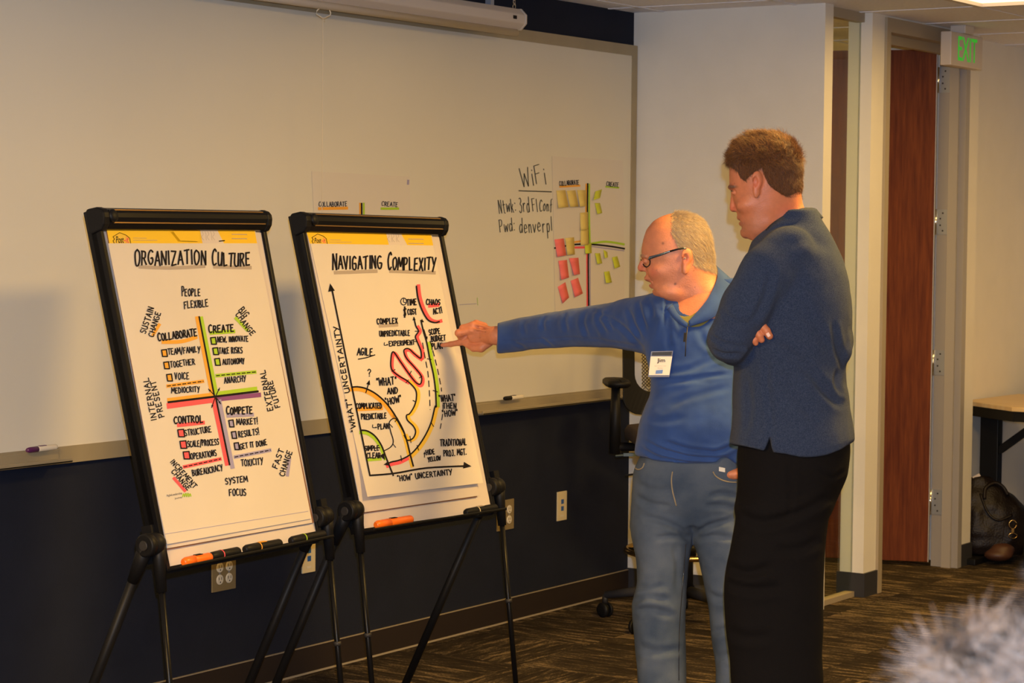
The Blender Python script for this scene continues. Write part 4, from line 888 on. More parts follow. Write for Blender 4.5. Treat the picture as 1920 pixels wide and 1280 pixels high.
def surfnet(fn, lo, hi, h):
    lo = np.array(lo, float); hi = np.array(hi, float); n = np.ceil((hi-lo)/h).astype(int)+1
    ax = [lo[i]+h*np.arange(n[i]) for i in range(3)]
    # coarse pass to skip empty blocks
    G_ = np.stack(np.meshgrid(*ax, indexing='ij'), -1); V = np.empty(n, np.float32)
    st = 6; cg = G_[::st, ::st, ::st]; cv = fn(cg); 
    V[:] = np.repeat(np.repeat(np.repeat(cv, st, 0), st, 1), st, 2)[:n[0], :n[1], :n[2]]
    act = np.abs(V) < h*st*3.2; V[act] = fn(G_[act])
    V = V+1e-7; S_ = V < 0
    cell = [S_[:-1, :-1, :-1], S_[1:, :-1, :-1], S_[:-1, 1:, :-1], S_[1:, 1:, :-1], S_[:-1, :-1, 1:], S_[1:, :-1, 1:], S_[:-1, 1:, 1:], S_[1:, 1:, 1:]]
    cnt = sum(c.astype(int) for c in cell); mask = (cnt > 0) & (cnt < 8); idx = -np.ones(mask.shape, int); I = np.argwhere(mask); idx[mask] = np.arange(len(I))
    pos = np.zeros((len(I), 3)); num = np.zeros(len(I)); off = [(0,0,0),(1,0,0),(0,1,0),(1,1,0),(0,0,1),(1,0,1),(0,1,1),(1,1,1)]
    for a in range(8):
        for b in range(a+1, 8):
            d = np.array(off[b])-np.array(off[a])
            if np.abs(d).sum() != 1: continue
            va = V[I[:, 0]+off[a][0], I[:, 1]+off[a][1], I[:, 2]+off[a][2]]; vb = V[I[:, 0]+off[b][0], I[:, 1]+off[b][1], I[:, 2]+off[b][2]]
            c = (va < 0) != (vb < 0); t = np.where(c, va/(va-vb+1e-12), 0)
            pos += np.where(c[:, None], np.array(off[a])+t[:, None]*d, 0); num += c
    pos = (I+pos/num[:, None])*h+lo; F_ = []
    for axn in range(3):
        o1, o2 = [(1, 2), (2, 0), (0, 1)][axn]
        sl0 = [slice(None)]*3; sl1 = [slice(None)]*3; sl0[axn] = slice(0, -1); sl1[axn] = slice(1, None)
        a, b = S_[tuple(sl0)], S_[tuple(sl1)]; E = np.argwhere(a != b); E = E[(E[:, o1] > 0) & (E[:, o2] > 0) & (E[:, o1] < n[o1]-1) & (E[:, o2] < n[o2]-1)]
        if not len(E): continue
        def g(d1, d2): q = E.copy(); q[:, o1] -= d1; q[:, o2] -= d2; return idx[q[:, 0], q[:, 1], q[:, 2]]
        Q = np.stack([g(1, 1), g(0, 1), g(0, 0), g(1, 0)], 1); flip = b[E[:, 0], E[:, 1], E[:, 2]]; Q[flip] = Q[flip][:, ::-1]; F_.append(Q)
    Fq = np.concatenate(F_); Fq = Fq[(Fq >= 0).all(1)]
    return pos, Fq
def vnormals(v, f):
    a = v[f[:, 2]]-v[f[:, 0]]; b = v[f[:, 3]]-v[f[:, 1]]; n = np.cross(a, b); N = np.zeros_like(v)
    for k in range(4): np.add.at(N, f[:, k], n)
    return N/(np.linalg.norm(N, axis=1)[:, None]+1e-12)
def relax(v, f, it):
    for _ in range(it):
        S_ = np.zeros_like(v); c = np.zeros(len(v))
        for k in range(4):
            for j in (1, 3): np.add.at(S_, f[:, k], v[f[:, (k+j) % 4]]); np.add.at(c, f[:, k], 1)
        v = v*.5+.5*S_/np.maximum(c, 1)[:, None]
    return v
def topx(v): return np.stack([960+F*v[:, 0]/v[:, 2], 640+F*v[:, 1]/v[:, 2]], 1)
def seglist(P, n=3):
    Q = smooth_pts([np.array(p, float) for p in P], n); return [(Q[i], Q[i+1]) for i in range(len(Q)-1)]
def grooves(v, N, defs, u):
    """folds: (points in px, width px, depth px) negative depth = ridge; only on the side facing the camera"""
    q = topx(v); face = np.clip(-N[:, 2]*1.6, 0, 1); out = np.zeros(len(v))
    for P, w_, dp in defs:
        best = np.full(len(v), 1e9); tb = np.zeros(len(v)); sg = seglist(P); n = len(sg)
        for i, (a, b) in enumerate(sg):
            ab = b-a; t = np.clip(((q-a) @ ab)/(ab @ ab+1e-9), 0, 1); d = np.linalg.norm(q-a-t[:, None]*ab, axis=1); m = d < best; best[m] = d[m]; tb[m] = (i+t[m])/n
        taper = np.clip(np.minimum(tb, 1-tb)*5, 0, 1)*1.9
        out -= dp*np.exp(-(best/w_)**2)*taper-dp*.55*np.exp(-((best-w_*1.9)/w_)**2)*taper
    return out*face*u
def make_mesh(name, parts, m, parent, fig, colfn=None, smooth=True):
    """parts: list of (verts in camera frame, quads)"""
    vs, fs, o = [], [], 0
    for v, f in parts: vs.append(v); fs.append(f+o); o += len(v)
    v = np.concatenate(vs); f = np.concatenate(fs); wv = v @ M+CO
    me = bpy.data.meshes.new(name); me.vertices.add(len(wv)); me.vertices.foreach_set('co', wv.astype(np.float32).ravel())
    me.loops.add(f.size); me.loops.foreach_set('vertex_index', f.ravel().astype(np.int32))
    me.polygons.add(len(f)); me.polygons.foreach_set('loop_start', np.arange(0, f.size, 4, dtype=np.int32)); me.polygons.foreach_set('loop_total', np.full(len(f), 4, np.int32))
    me.polygons.foreach_set('use_smooth', np.full(len(f), smooth)); me.update(calc_edges=True); me.validate()
    # outward normals
    bm = bmesh.new(); bm.from_mesh(me); bmesh.ops.recalc_face_normals(bm, faces=bm.faces); bm.to_mesh(me); bm.free()
    if colfn is not None:
        c = colfn(v); at_ = me.color_attributes.new('Col', 'FLOAT_COLOR', 'POINT'); at_.data.foreach_set('color', np.concatenate([c, np.ones((len(c), 1))], 1).astype(np.float32).ravel())
    me.materials.append(m); ob = bpy.data.objects.new(name, me); COL.objects.link(ob); ob.parent = parent; ob.matrix_parent_inverse = Matrix.Translation(-Vector(parent.location))
    return ob
def strands(name, roots, dirs, lens, rad, m, parent, curl=0.0, cols=None, nseg=3, sag=0.0):
    """hair drawn as thin three-sided tapering strips; roots/dirs in world metres"""
    n = len(roots); T = dirs/np.linalg.norm(dirs, axis=1)[:, None]
    ref = np.where(np.abs(T[:, 2:3]) > .9, np.array([[1., 0, 0]]), np.array([[0, 0, 1.]])); U = np.cross(T, ref); U /= np.linalg.norm(U, axis=1)[:, None]; V = np.cross(T, U)
    ph = rng.random(n)*6.28; P = []; 
    for k in range(nseg+1):
        t = k/nseg; bend = curl*lens*np.sin(t*4.2+ph)*t
        P.append(roots+T*(lens*t)[:, None]+U*(bend*np.cos(ph))[:, None]+V*(bend*np.sin(ph))[:, None]-np.array([[0, 0, 1.]])*(sag*lens*t*t)[:, None])
    vs = []; 
    for k in range(nseg+1):
        r = rad*(1-.85*k/nseg)
        for a in (0, 2.094, 4.189): vs.append(P[k]+(U*math.cos(a)+V*math.sin(a))*r)
    v = np.stack(vs, 1).reshape(-1, 3); per = 3*(nseg+1); base = (np.arange(n)*per)[:, None, None]
    q = np.array([[k*3+j, k*3+(j+1) % 3, (k+1)*3+(j+1) % 3, (k+1)*3+j] for k in range(nseg) for j in range(3)])[None]
    f = (base+q).reshape(-1, 4); me = bpy.data.meshes.new(name); me.vertices.add(len(v)); me.vertices.foreach_set('co', v.astype(np.float32).ravel())
    me.loops.add(f.size); me.loops.foreach_set('vertex_index', f.ravel().astype(np.int32)); me.polygons.add(len(f))
    me.polygons.foreach_set('loop_start', np.arange(0, f.size, 4, dtype=np.int32)); me.polygons.foreach_set('loop_total', np.full(len(f), 4, np.int32)); me.polygons.foreach_set('use_smooth', np.full(len(f), True)); me.update(calc_edges=True)
    if cols is not None:
        c = np.repeat(np.concatenate([cols, np.ones((n, 1))], 1), per, 0); at_ = me.color_attributes.new('Col', 'FLOAT_COLOR', 'POINT'); at_.data.foreach_set('color', c.astype(np.float32).ravel())
    me.materials.append(m); ob = bpy.data.objects.new(name, me); COL.objects.link(ob); ob.parent = parent; ob.matrix_parent_inverse = Matrix.Translation(-Vector(parent.location)); return ob
def combine(fs, k):
    def f(p):
        r = fs[0](p)
        for g in fs[1:]: r = smin(r, g(p), k)
        return r
    return f
def box_px(fg, x0, x1, y0, y1, d0, d1):
    c = [fg.P(x, y, d) for x in (x0, x1) for y in (y0, y1) for d in (d0, d1)]; c = np.array(c); return c.min(0), c.max(0)

MT['skin'] = mat('skin', (.6, .3, .2), .48, bump=.12, bscale=260, sss=.04, vcol=True, var=.07, vscale=60, spec=.4)
MT['hairmat'] = mat('hair', (.2, .1, .05), .5, vcol=True, spec=.35)
MT['bluecloth'] = mat('blue_knit_fabric', (0.027, 0.066, 0.22), .85, bump=.25, bscale=900, var=.16, vscale=14, sheen=.15, spec=.2)
MT['navyfleece'] = mat('heathered_navy_fleece', (0.013, 0.024, 0.060), .95, bump=.5, bscale=520, c2=(0.044, 0.060, 0.108), vscale=380, sheen=.08, spec=.1)
MT['denim'] = mat('washed_denim', (0.048, 0.070, 0.112), .9, bump=.3, bscale=700, c2=(0.115, 0.142, 0.188), vscale=9, spec=.15)
MT['blackcloth'] = mat('black_trouser_cloth', (0.0045, 0.0038, 0.0042), .9, bump=.2, bscale=500, spec=.12)
MT['olive'] = mat('olive_tee', (0.17, 0.15, 0.035), .9, bump=.2, bscale=600)
MT['stitch'] = mat('denim_stitch', (0.30, 0.24, 0.15), .9)
MT['eyewhite'] = mat('eye_white', (.7, .6, .52), .2); MT['iris'] = mat('iris', (.03, .03, .03), .15)
MT['bluesteel'] = mat('blue_grey_metal', (.16, .24, .36), .22, metal=.9)
MT['lens'] = MT['glass'].copy(); MT['lens'].name = 'spectacle_lens'
MT['nail'] = mat('finger_nail', (.85, .55, .45), .3)

# ------------------------------------------------------------------ the older man
A = Fig(6.5); u = A.u
man = thing('person', A.Wp(1315, 1428, 0), 'older balding man in glasses, blue quarter-zip top and jeans, pointing at the right easel', 'person')
man.location.z = 0
zt = float((M @ (sfR(829, 647, .02)-CO))[2]); HD = (6.5-zt)/u     # depth of the pointing fingertip, in px units
wr = HD*.86
head_rows = [(399,1262,1284,0,9),(404,1242,1305,0,25),(414,1225,1318,0,37),(430,1212,1328,0,45),(450,1205.5,1334,0,49),(470,1202.5,1337,0,50),(482,1203,1338,0,50),(492,1208,1338,0,49),(505,1210,1338,0,48),(520,1213,1337,0,45),(535,1219,1335,0,42),(548,1227,1331,0,38),(558,1237,1326,0,33),(567,1255,1315,0,24)]
neck = A.chain([(1300,520,0),(1318,560,0),(1322,600,0)], [38,42,50], 10)
def ohead(p):
    r = A.loft(head_rows, ex=2.15)(p)
    adds = []
    for s_ in (1, -1):
        adds += [(A.ell((1208.5, 481, 17*s_), (6, 4.2, 14), .1), 5), (A.ell((1237, 508, 28*s_), (20, 14, 14)), 12), (A.ell((1260, 550, 24*s_), (28, 14, 17), .2), 12)]
    adds += [(A.ell((1236, 549, 0), (11.5, 10.5, 18), .3), 8), (A.ell((1284, 563, 0), (38, 14, 26), .12), 12), (neck, 14)]
    for g, k in adds: r = smin(r, g(p), k*u)
    for s_ in (1, -1): r = smax(r, -A.ell((1206, 490.5, 20*s_), (8, 5.5, 11))(p), 4*u)
    # nose, wings, lips
    r = smin(r, A.chain([(1208.5, 484, 0), (1204, 493, 0), (1201.5, 501, 0)], [3.6, 4.6, 6.2], 3)(p), 4*u)
    r = smin(r, A.ell((1204, 504.5, 0), (7, 4.6, 8))(p), 3*u)
    for s_ in (1, -1):
        r = smin(r, A.ell((1208.5, 504.5, 7.5*s_), (5.5, 4.6, 3.6))(p), 2.5*u); r = smax(r, -A.ell((1205.5, 509, 4.5*s_), (2.6, 2.0, 1.7))(p), 1.2*u)
        r = smin(r, A.ell((1211, 489.5, 18.5*s_), (5.6, 5.2, 6))(p), 1.5*u)
        r = smax(r, -A.chain([(1214, 509, 13*s_), (1220, 519, 19*s_), (1226, 530, 21*s_)], [1.2, 1.6, 1.0])(p), 2.5*u)   # smile fold
    r = smin(r, A.ell((1214.5, 522, 0), (7, 5.5, 15), .2)(p), 4*u); r = smin(r, A.ell((1222.5, 536, 0), (6, 4, 13), .3)(p), 3*u)
    r = smax(r, -A.ell((1216, 530, 0), (9, 1.9, 15), .3)(p), 1.6*u)
    r = smax(r, -A.ell((1226, 542.5, 0), (3.5, 2, 12), .2)(p), 2*u)
    # jowl crease
    r = smax(r, -A.chain([(1246, 556, 22), (1262, 561, 25), (1290, 558, 24)], [1.4, 2, .8])(p), 3*u)
    # ears
    for s_ in (1, -1):
        e = smin(A.ell((1288, 479, 51*s_), (11.5, 14, 4), .12, .35*s_)(p), A.ell((1285.5, 500, 49*s_), (7, 15, 4.2), .12, .3*s_)(p), 5*u)
        e = smax(e, -A.ell((1285, 485, 56*s_), (6.2, 9.5, 4.5), .1)(p), 2*u); e = smax(e, -A.chain([(1283, 472, 56*s_), (1292, 470, 56*s_), (1295, 480, 56*s_)], [1.2, 1.6, 1.2])(p), 1.2*u)
        r = smin(r, e, 2.2*u)
    # forehead wrinkle lines
    r = r+.35*u*np.sin(p[..., 1]/u*.9)*np.exp(-((p[..., 0]/u+960-1212)/9)**2)*np.exp(-((p[..., 1]/u+640-458)/16)**2)
    return r
lo, hi = box_px(A, 1188, 1352, 392, 612, -62, 62)
hv, hf = surfnet(ohead, lo, hi, .0026); hv = relax(hv, hf, 1)
# body under the clothes and the hands
def obody(p):
    r = A.loft([(560,1262,1420,0,48),(600,1225,1448,0,62),(700,1232,1440,6,70),(800,1206,1442,12,84),(870,1200,1438,6,74),(930,1204,1430,0,60),(955,1210,1424,0,50)])(p)
    for g in (A.loft([(1000,1196,1288,0,52),(1100,1204,1280,0,42),(1200,1206,1272,0,38),(1300,1212,1266,0,34),(1400,1226,1258,0,24)]), A.loft([(1000,1306,1436,0,52),(1100,1334,1430,0,42),(1200,1345,1424,0,38),(1300,1356,1414,0,34),(1400,1370,1404,0,24)]),
              A.chain([(1250,604,0),(1150,609,HD*.26),(1050,616,HD*.58),(948,631,wr)], [28,18,15,13], 8), A.chain([(1430,600,-4),(1466,745,6),(1434,848,50),(1418,862,62)], [36,26,16,14], 8), neck): r = smin(r, g(p), 10*u)
    return r
lo, hi = box_px(A, 925, 1480, 555, 1415, HD-30, 100)
bv, bf = surfnet(obody, lo, hi, .013)
def fing(p, fg, pts, rad, k, r): return smin(r, fg.chain(pts, rad, 3)(p), k*fg.u)
def ohand(p):
    h = HD
    r = A.chain([(960,633,wr+10), (930,629,wr), (908,628,h*.93)], [19,18,19], 6)(p)
    r = smin(r, A.ell((899, 627, h*.93), (25, 20, 12), -.1)(p), 8*u)
    r = fing(p, A, [(900,634,h*.94+6),(887,637,h*.96+6),(862,642,h*.98+2),(845,645,h*.99),(829,647,h)], [9,8.2,6.4,5.4,4.0], 3, r)   # index
    r = fing(p, A, [(905,624,h*.93+9),(884,619,h*.94+8),(860,624,h*.94+4),(864,631,h*.94-8),(876,632,h*.94-10)], [9,8.6,7.6,6.6,6], 2.5, r)
    r = fing(p, A, [(905,616,h*.93+4),(887,610,h*.93+2),(868,615,h*.93-4),(870,624,h*.93-14),(882,628,h*.93-14)], [8.5,8.2,7.2,6.4,6], 2.5, r)
    r = fing(p, A, [(908,611,h*.93-6),(893,606,h*.93-8),(880,611,h*.93-12),(882,620,h*.93-18)], [7.5,7,6.4,6], 2.5, r)
    r = fing(p, A, [(918,640,h*.92+4),(902,652,h*.93+6),(888,652,h*.94+2),(874,645,h*.95-5)], [10,8.8,7.6,6], 3, r)      # thumb, off the side of the palm
    for a, b in (((928,622,wr+14),(889,617,h*.94+16)), ((930,618,wr+11),(893,609,h*.93+10)), ((930,629,wr+15),(893,632,h*.95+14))): r = smin(r, A.cone(a, b, 1.6, 2.2)(p), 2.5*u)
    r = smax(r, -A.cone((862,626.5,h*.95+14), (884,628.5,h*.95+18), .6, .6)(p), 1.6*u); r = smax(r, -A.cone((872,634,h*.97+10), (862,632,h*.97+8), .5, .5)(p), 1.2*u)
    return r
lo, hi = box_px(A, 808, 962, 585, 680, HD-45, HD+100)
nv, nf = surfnet(ohand, lo, hi, .0022); nv = relax(nv, nf, 1)
h2 = combine([A.chain([(1425,860,62),(1400,879,74),(1378,889,79),(1357,895,72)], [14,11,8.5,5], 4), A.chain([(1385,886,81),(1368,889,80),(1357,894,75)], [7,6,4], 3)], 4*u)
lo, hi = box_px(A, 1322, 1450, 840, 930, 20, 110); gv, gf = surfnet(h2, lo, hi, .003)
def skincol(base, red, fig, spots=(), lips=None, brow=None, stubble=None, nose=None):
    base = np.array(base); red = np.array(red)
    def fn(v):
        q = topx(v); c = np.tile(base, (len(v), 1)); n = vnoise(v, 35.)+.5*vnoise(v, 90.)
        c = c*(1+.12*n[:, None]); k = np.zeros(len(v))
        for (x, y, r_) in (nose or ()): k = np.maximum(k, np.exp(-(((q[:, 0]-x)/r_)**2+((q[:, 1]-y)/r_)**2)))
        c = c*(1-k[:, None]*.55)+red*k[:, None]*.55
        for x, y, r_, a in spots:
            k = np.clip(1.4-np.hypot(q[:, 0]-x, q[:, 1]-y)/r_, 0, 1)*a; c = c*(1-k[:, None])+np.array([.10, .035, .02])*k[:, None]
        if lips is not None:
            for x, y, rx, ry in lips: k = np.clip(1.5-np.hypot((q[:, 0]-x)/rx, (q[:, 1]-y)/ry), 0, 1)[:, None]*.5; c = c*(1-k)+np.array([.40, .10, .075])*k
        if brow is not None:
            for x, y, rx, ry, a in brow: k = np.clip(1.5-np.hypot((q[:, 0]-x)/rx, (q[:, 1]-y)/ry), 0, 1)[:, None]*a; c = c*(1-k)+np.array([.10, .06, .035])*k
        if stubble is not None:
            for x, y, rx, ry, a in stubble: k = np.clip(1.3-np.hypot((q[:, 0]-x)/rx, (q[:, 1]-y)/ry), 0, 1)[:, None]*a; c = c*(1-k)+np.array([.22, .12, .08])*k
        return np.clip(c, 0, 1)
    return fn
oc = skincol((.60, .215, .105), (.58, .115, .065), A, spots=[(1243,456,2.6,.7),(1266,532,2.4,.9),(1231,506,1.2,.5),(1301,507,1.5,.5),(1303,538,1.5,.5),(1249,467,1.3,.4),(1274,538,1.3,.4),(1258,497,1.2,.35),(900,633,1.5,.4),(910,622,1.3,.4)],
             lips=[(1215,526,6,3),(1221,534,6,3)], nose=[(1200,502,9),(1287,485,12),(1225,510,10)], brow=[(1206,480,7,2,.35)])
make_mesh('body', [(bv, bf), (hv, hf), (nv, nf), (gv, gf)], MT['skin'], man, A, oc)
# eye behind the lens
for s_ in (1, -1):
    MB().lathe(A.Wp(1212.5, 490, 16*s_), A.Wp(1205, 490, 17*s_)-A.Wp(1212.5, 490, 16*s_), [(0, 5.6*u), (2.5*u, 5.2*u), (4.4*u, 3.6*u), (5.6*u, 1e-4)], 14).build('eye', MT['eyewhite'], man)
# clothes -------------------------------------------------------------
ARM = [(932,605,663,wr,34),(960,598,660,wr*.97,38),(1000,590,655,HD*.72,42),(1050,582,651,HD*.58,46),(1100,575,650,HD*.42,50),(1150,566,652,HD*.26,54),(1200,553,661,HD*.10,56),(1245,549,668,0,54)]
TOR = [(522,1300,1398,-14,34),(534,1268,1426,-14,34),(548,1232,1450,-14,36),(570,1214,1466,-6,48),(620,1207,1466,2,72),(660,1208,1458,4,76),(700,1219,1452,8,80),(740,1219,1450,12,88),(770,1206,1452,16,94),(800,1196,1453,18,97),(830,1191,1453,16,96),(855,1190,1451,12,92),(892,1195,1448,8,86)]
def otop(p):
    r = A.loft(TOR)(p); r = smin(r, A.loft(ARM, 'x', 2.1)(p), 12*u)
    r = smin(r, A.chain([(1428,585,-4),(1470,740,10),(1436,845,52),(1392,866,76)], [44,36,26,17], 8)(p), 10*u)
    q = topxy(p); x, y = q[..., 0], q[..., 1]
    hem = 852+(x-1190)*.30*np.clip(1-(x-1190)/230, .35, 1)+0*x; hem = np.minimum(hem, 887)-12*np.exp(-((x-1360)/15)**2); r = smax(r, (y-hem)*u, 1.5*u)
    # neck opening
    r = smax(r, -A.ell((1312, 520, 22), (40, 62, 60), .15)(p)+0*r, 2*u) if False else r
    return r
def topxy(p): return np.stack([960+F*p[..., 0]/p[..., 2], 640+F*p[..., 1]/p[..., 2]], -1)
NC = A.chain([(1304, 505, 4), (1310, 548, 22), (1292, 572, 62)], [44, 42, 20], 6)
def otop2(p): return smax(otop(p), -NC(p), 1.5*u)
lo, hi = box_px(A, 925, 1495, 505, 900, HD-45, 125)
tv, tf = surfnet(otop2, lo, hi, .0048); N = vnormals(tv, tf); N = N if (N[:, 2]*(tv[:, 2]-6.5)).mean() > 0 else -N
fold = [([(1207,655),(1180,625),(1150,600),(1120,588)],4,2.2),([(1205,640),(1188,605),(1175,575)],4,2.0),([(1212,620),(1202,590),(1195,562)],4,2.0),([(1222,600),(1220,575),(1212,556)],5,1.8),([(1208,650),(1170,645),(1130,640)],3,1.4),
 ([(1130,578),(1122,600),(1140,630)],4,1.8),([(1100,580),(1092,605),(1104,635)],4,1.6),([(1062,585),(1058,600),(1064,625)],4,1.4),([(1024,592),(1016,605),(1020,622)],4,1.5),([(985,598),(980,612),(986,628)],4,1.2),([(935,640),(1000,637),(1080,633),(1160,640)],2,1.0),
 ([(1110,582),(1130,590),(1150,620)],3,1.3),([(1010,634),(1030,645),(1040,655)],3,1.2),([(960,640),(980,650),(985,658)],3,1.0),
 ([(1222,710),(1270,712),(1320,706),(1375,700)],4,1.6),([(1225,722),(1280,716),(1330,712)],4,1.2),([(1240,700),(1300,690),(1370,660)],5,1.2),([(1250,760),(1310,740),(1370,725)],6,1.3),([(1215,780),(1240,790),(1290,780)],6,1.0),
 ([(1205,825),(1250,846),(1310,858),(1375,858)],3.5,2.6),([(1197,838),(1240,858),(1300,868),(1378,868)],3,2.2),([(1205,850),(1270,872),(1330,876),(1378,874)],2.5,1.6),([(1240,826),(1290,842),(1350,848)],4,1.8),([(1330,852),(1360,842),(1384,830)],4,1.8),
 ([(1255,590),(1252,620),(1260,660)],6,1.6),([(1270,585),(1275,625),(1270,655)],6,1.2),([(1310,610),(1320,640),(1340,655)],6,1.2),([(1300,690),(1340,660),(1375,640)],6,1.3),([(1240,575),(1246,600),(1238,640)],5,1.2)]
tv = tv+N*(grooves(tv, N, fold, u)+(vnoise(tv, 22.)*.0045+vnoise(tv, 55.)*.0016))[:, None]; tv = relax(tv, tf, 1)
top = make_mesh('blue_top', [(tv, tf)], MT['bluecloth'], man, A)
# stand collar, open at the throat, with the tee under it
def ribbon3(name, L1, L2, m, parent, fig, thick=.0035, n=6, sub=True):
    a = smooth_pts([fig.Wp(*p) for p in L1], n); b = smooth_pts([fig.Wp(*p) for p in L2], n); k = len(a); vs = []
    for p, q in zip(a, b): vs += [p, (np.asarray(p)+np.asarray(q))/2, q]
    mb = MB().add(vs, [(3*i+j, 3*i+j+1, 3*i+j+4, 3*i+j+3) for i in range(k-1) for j in (0, 1)], True)
    o = mb.build(name, m, parent); s_ = o.modifiers.new('s', 'SOLIDIFY'); s_.thickness = thick; s_.offset = 0
    return o
col = ribbon3('collar', [(1291,602,72),(1318,572,64),(1334,548,52),(1345,520,22),(1343,500,-16),(1328,496,-40),(1300,505,-46),(1272,530,-30),(1258,552,4),(1262,570,34)],
                      [(1293,612,74),(1332,598,72),(1358,576,56),(1374,540,22),(1368,522,-20),(1340,512,-50),(1300,520,-58),(1262,545,-40),(1240,562,6),(1250,580,44)], MT['bluecloth'], man, A, .006)
ribbon3('collar_facing', [(1262,572,40),(1270,586,58),(1280,598,68),(1290,606,72)], [(1252,580,46),(1262,596,62),(1276,608,71),(1288,614,74)], MT['bluecloth'], man, A, .005)
tee = A.chain([(1322,560,-6),(1312,585,14),(1300,600,34)], [50,50,36], 8)
lo, hi = box_px(A, 1250, 1385, 530, 640, -60, 75)
ev_, ef = surfnet(lambda p: smax(smax(tee(p), -A.chain([(1290,500,10),(1300,548,16),(1286,574,44)], [44,42,22], 6)(p), 2*u), otop(p)-4*u, 1*u), lo, hi, .004)
make_mesh('olive_tee', [(ev_, ef)], MT['olive'], man, A)
MB().tube([A.Wp(1289, 612, 79), A.Wp(1286, 640, 84), A.Wp(1285, 668, 87)], .0016, 8).build('zip', MT['darkrub'], top)
MB().obox(A.Wp(1284.5, 632, 87), (A.Wp(1284, 640, 87)-A.Wp(1285.5, 624, 87), (1, 0, 0), (0, 1, 0)), (.013, .0035, .0025)).build('zip_pull', MT['darkrub'], top)
# jeans
def ojeans(p):
    r = A.loft([(845,1204,1440,8,82),(880,1188,1446,6,82),(920,1184,1446,4,80),(955,1183,1444,2,74),(985,1192,1434,0,58)])(p)
    L_ = A.loft([(925,1200,1300,4,40),(985,1182,1304,4,62),(1020,1186,1298,4,58),(1055,1194,1291,6,54),(1090,1196,1289,6,52),(1132,1184,1287,4,54),(1170,1188,1286,2,52),(1240,1192,1286,0,50),(1330,1198,1284,0,48),(1405,1202,1284,0,48)])
    R_ = A.loft([(925,1300,1428,4,40),(985,1288,1444,4,62),(1010,1298,1443,4,60),(1062,1314,1440,4,56),(1113,1325,1438,4,54),(1193,1333,1436,2,52),(1240,1341,1434,0,50),(1330,1344,1430,0,48),(1405,1346,1430,0,48)])
    r = smin(r, smin(L_(p), R_(p), 1.2*u), 16*u); return r
lo, hi = box_px(A, 1170, 1460, 838, 1412, -100, 105)
jv, jf = surfnet(ojeans, lo, hi, .0058); N = vnormals(jv, jf); N = N if (N[:, 2]*(jv[:, 2]-6.5)).mean() > 0 else -N
fold = [([(1296,1012),(1270,990),(1235,975),(1200,968)],5,2.4),([(1296,1010),(1262,1005),(1225,1010)],5,2),([(1298,1008),(1330,985),(1375,975)],5,2.2),([(1300,1012),(1335,1005),(1380,1010)],5,1.8),([(1190,930),(1220,945),(1260,948)],5,1.6),([(1190,905),(1225,918),(1262,915)],5,1.2),
 ([(1330,930),(1355,925),(1385,932)],5,1.4),([(1320,950),(1350,948),(1385,955)],5,1.4),([(1184,1130),(1215,1118),(1260,1126)],6,2.2),([(1190,1145),(1225,1142),(1270,1158)],6,1.8),([(1192,1100),(1220,1105),(1250,1095)],6,1.4),([(1325,1110),(1350,1122),(1385,1118)],6,2),([(1335,1190),(1355,1180),(1385,1185)],6,1.6),
 ([(1262,1020),(1270,1060),(1268,1110)],5,1.2),([(1195,1210),(1230,1222),(1280,1215)],7,1.6),([(1340,1235),(1360,1228),(1380,1236)],6,1.4),([(1264,882),(1262,905),(1264,930),(1274,955)],2.4,-1.3),([(1280,884),(1282,910),(1278,940)],1.6,.9)]
jv = jv+N*(grooves(jv, N, fold, u)+(vnoise(jv, 18.)*.005+vnoise(jv, 50.)*.0018))[:, None]; jv = relax(jv, jf, 1)
jn = make_mesh('jeans', [(jv, jf)], MT['denim'], man, A)
from mathutils.bvhtree import BVHTree
def drape(ob, pts, lift=.0015):
    """put picture points onto the front of a built garment"""
    me = ob.data; bv_ = BVHTree.FromPolygons([v.co for v in me.vertices], [tuple(p.vertices) for p in me.polygons]); out = []
    for x, y in pts:
        d = ray(x, y); d /= np.linalg.norm(d); h_ = bv_.ray_cast(Vector(CO), Vector(d))
        if h_[0] is not None: out.append(np.array(h_[0])-d*lift)
    return out
for P_ in ([(1190,872),(1192,878),(1198,880),(1205,876),(1208,868)], [(1337,884),(1342,892),(1352,899),(1366,903),(1381,904)], [(1261,884),(1259,900),(1261,920),(1265,936),(1268,948)]):
    q = drape(jn, smooth_pts(P_, 4)); MB().tube(q, .0021, 6).build('stitching', MT['stitch'], jn)
q = drape(jn, smooth_pts([(1286,1020),(1283,1060),(1278,1120),(1274,1180),(1273,1240),(1273,1275)], 8)); MB().tube(q, .0012, 6).build('inseam', MT['iris'], jn)
for k_, (x0, x1) in enumerate(((1205, 1282), (1350, 1428))):
    sh = combine([A.ell(((x0+x1)/2, 1418, 20), (30, 14, 46)), A.ell(((x0+x1)/2-4, 1412, -10), (26, 18, 34))], 8*u); lo, hi = box_px(A, x0-15, x1+15, 1385, 1445, -60, 90)
    sv, sf = surfnet(lambda p: smax(sh(p), (p[..., 1]-A.P(0, 1429, 0)[1]), 1*u), lo, hi, .006); make_mesh('shoe', [(sv, sf)], MT['leather'], man, A)
MB().obox(A.Wp(1354, 880, 88), (A.Wp(1359, 883, 62)-A.Wp(1349, 881, 62), (0, 0, 1), (0, -1, 0)), (.0085, .006, .0015)).build('watch_face', MT['whitepl'], man)
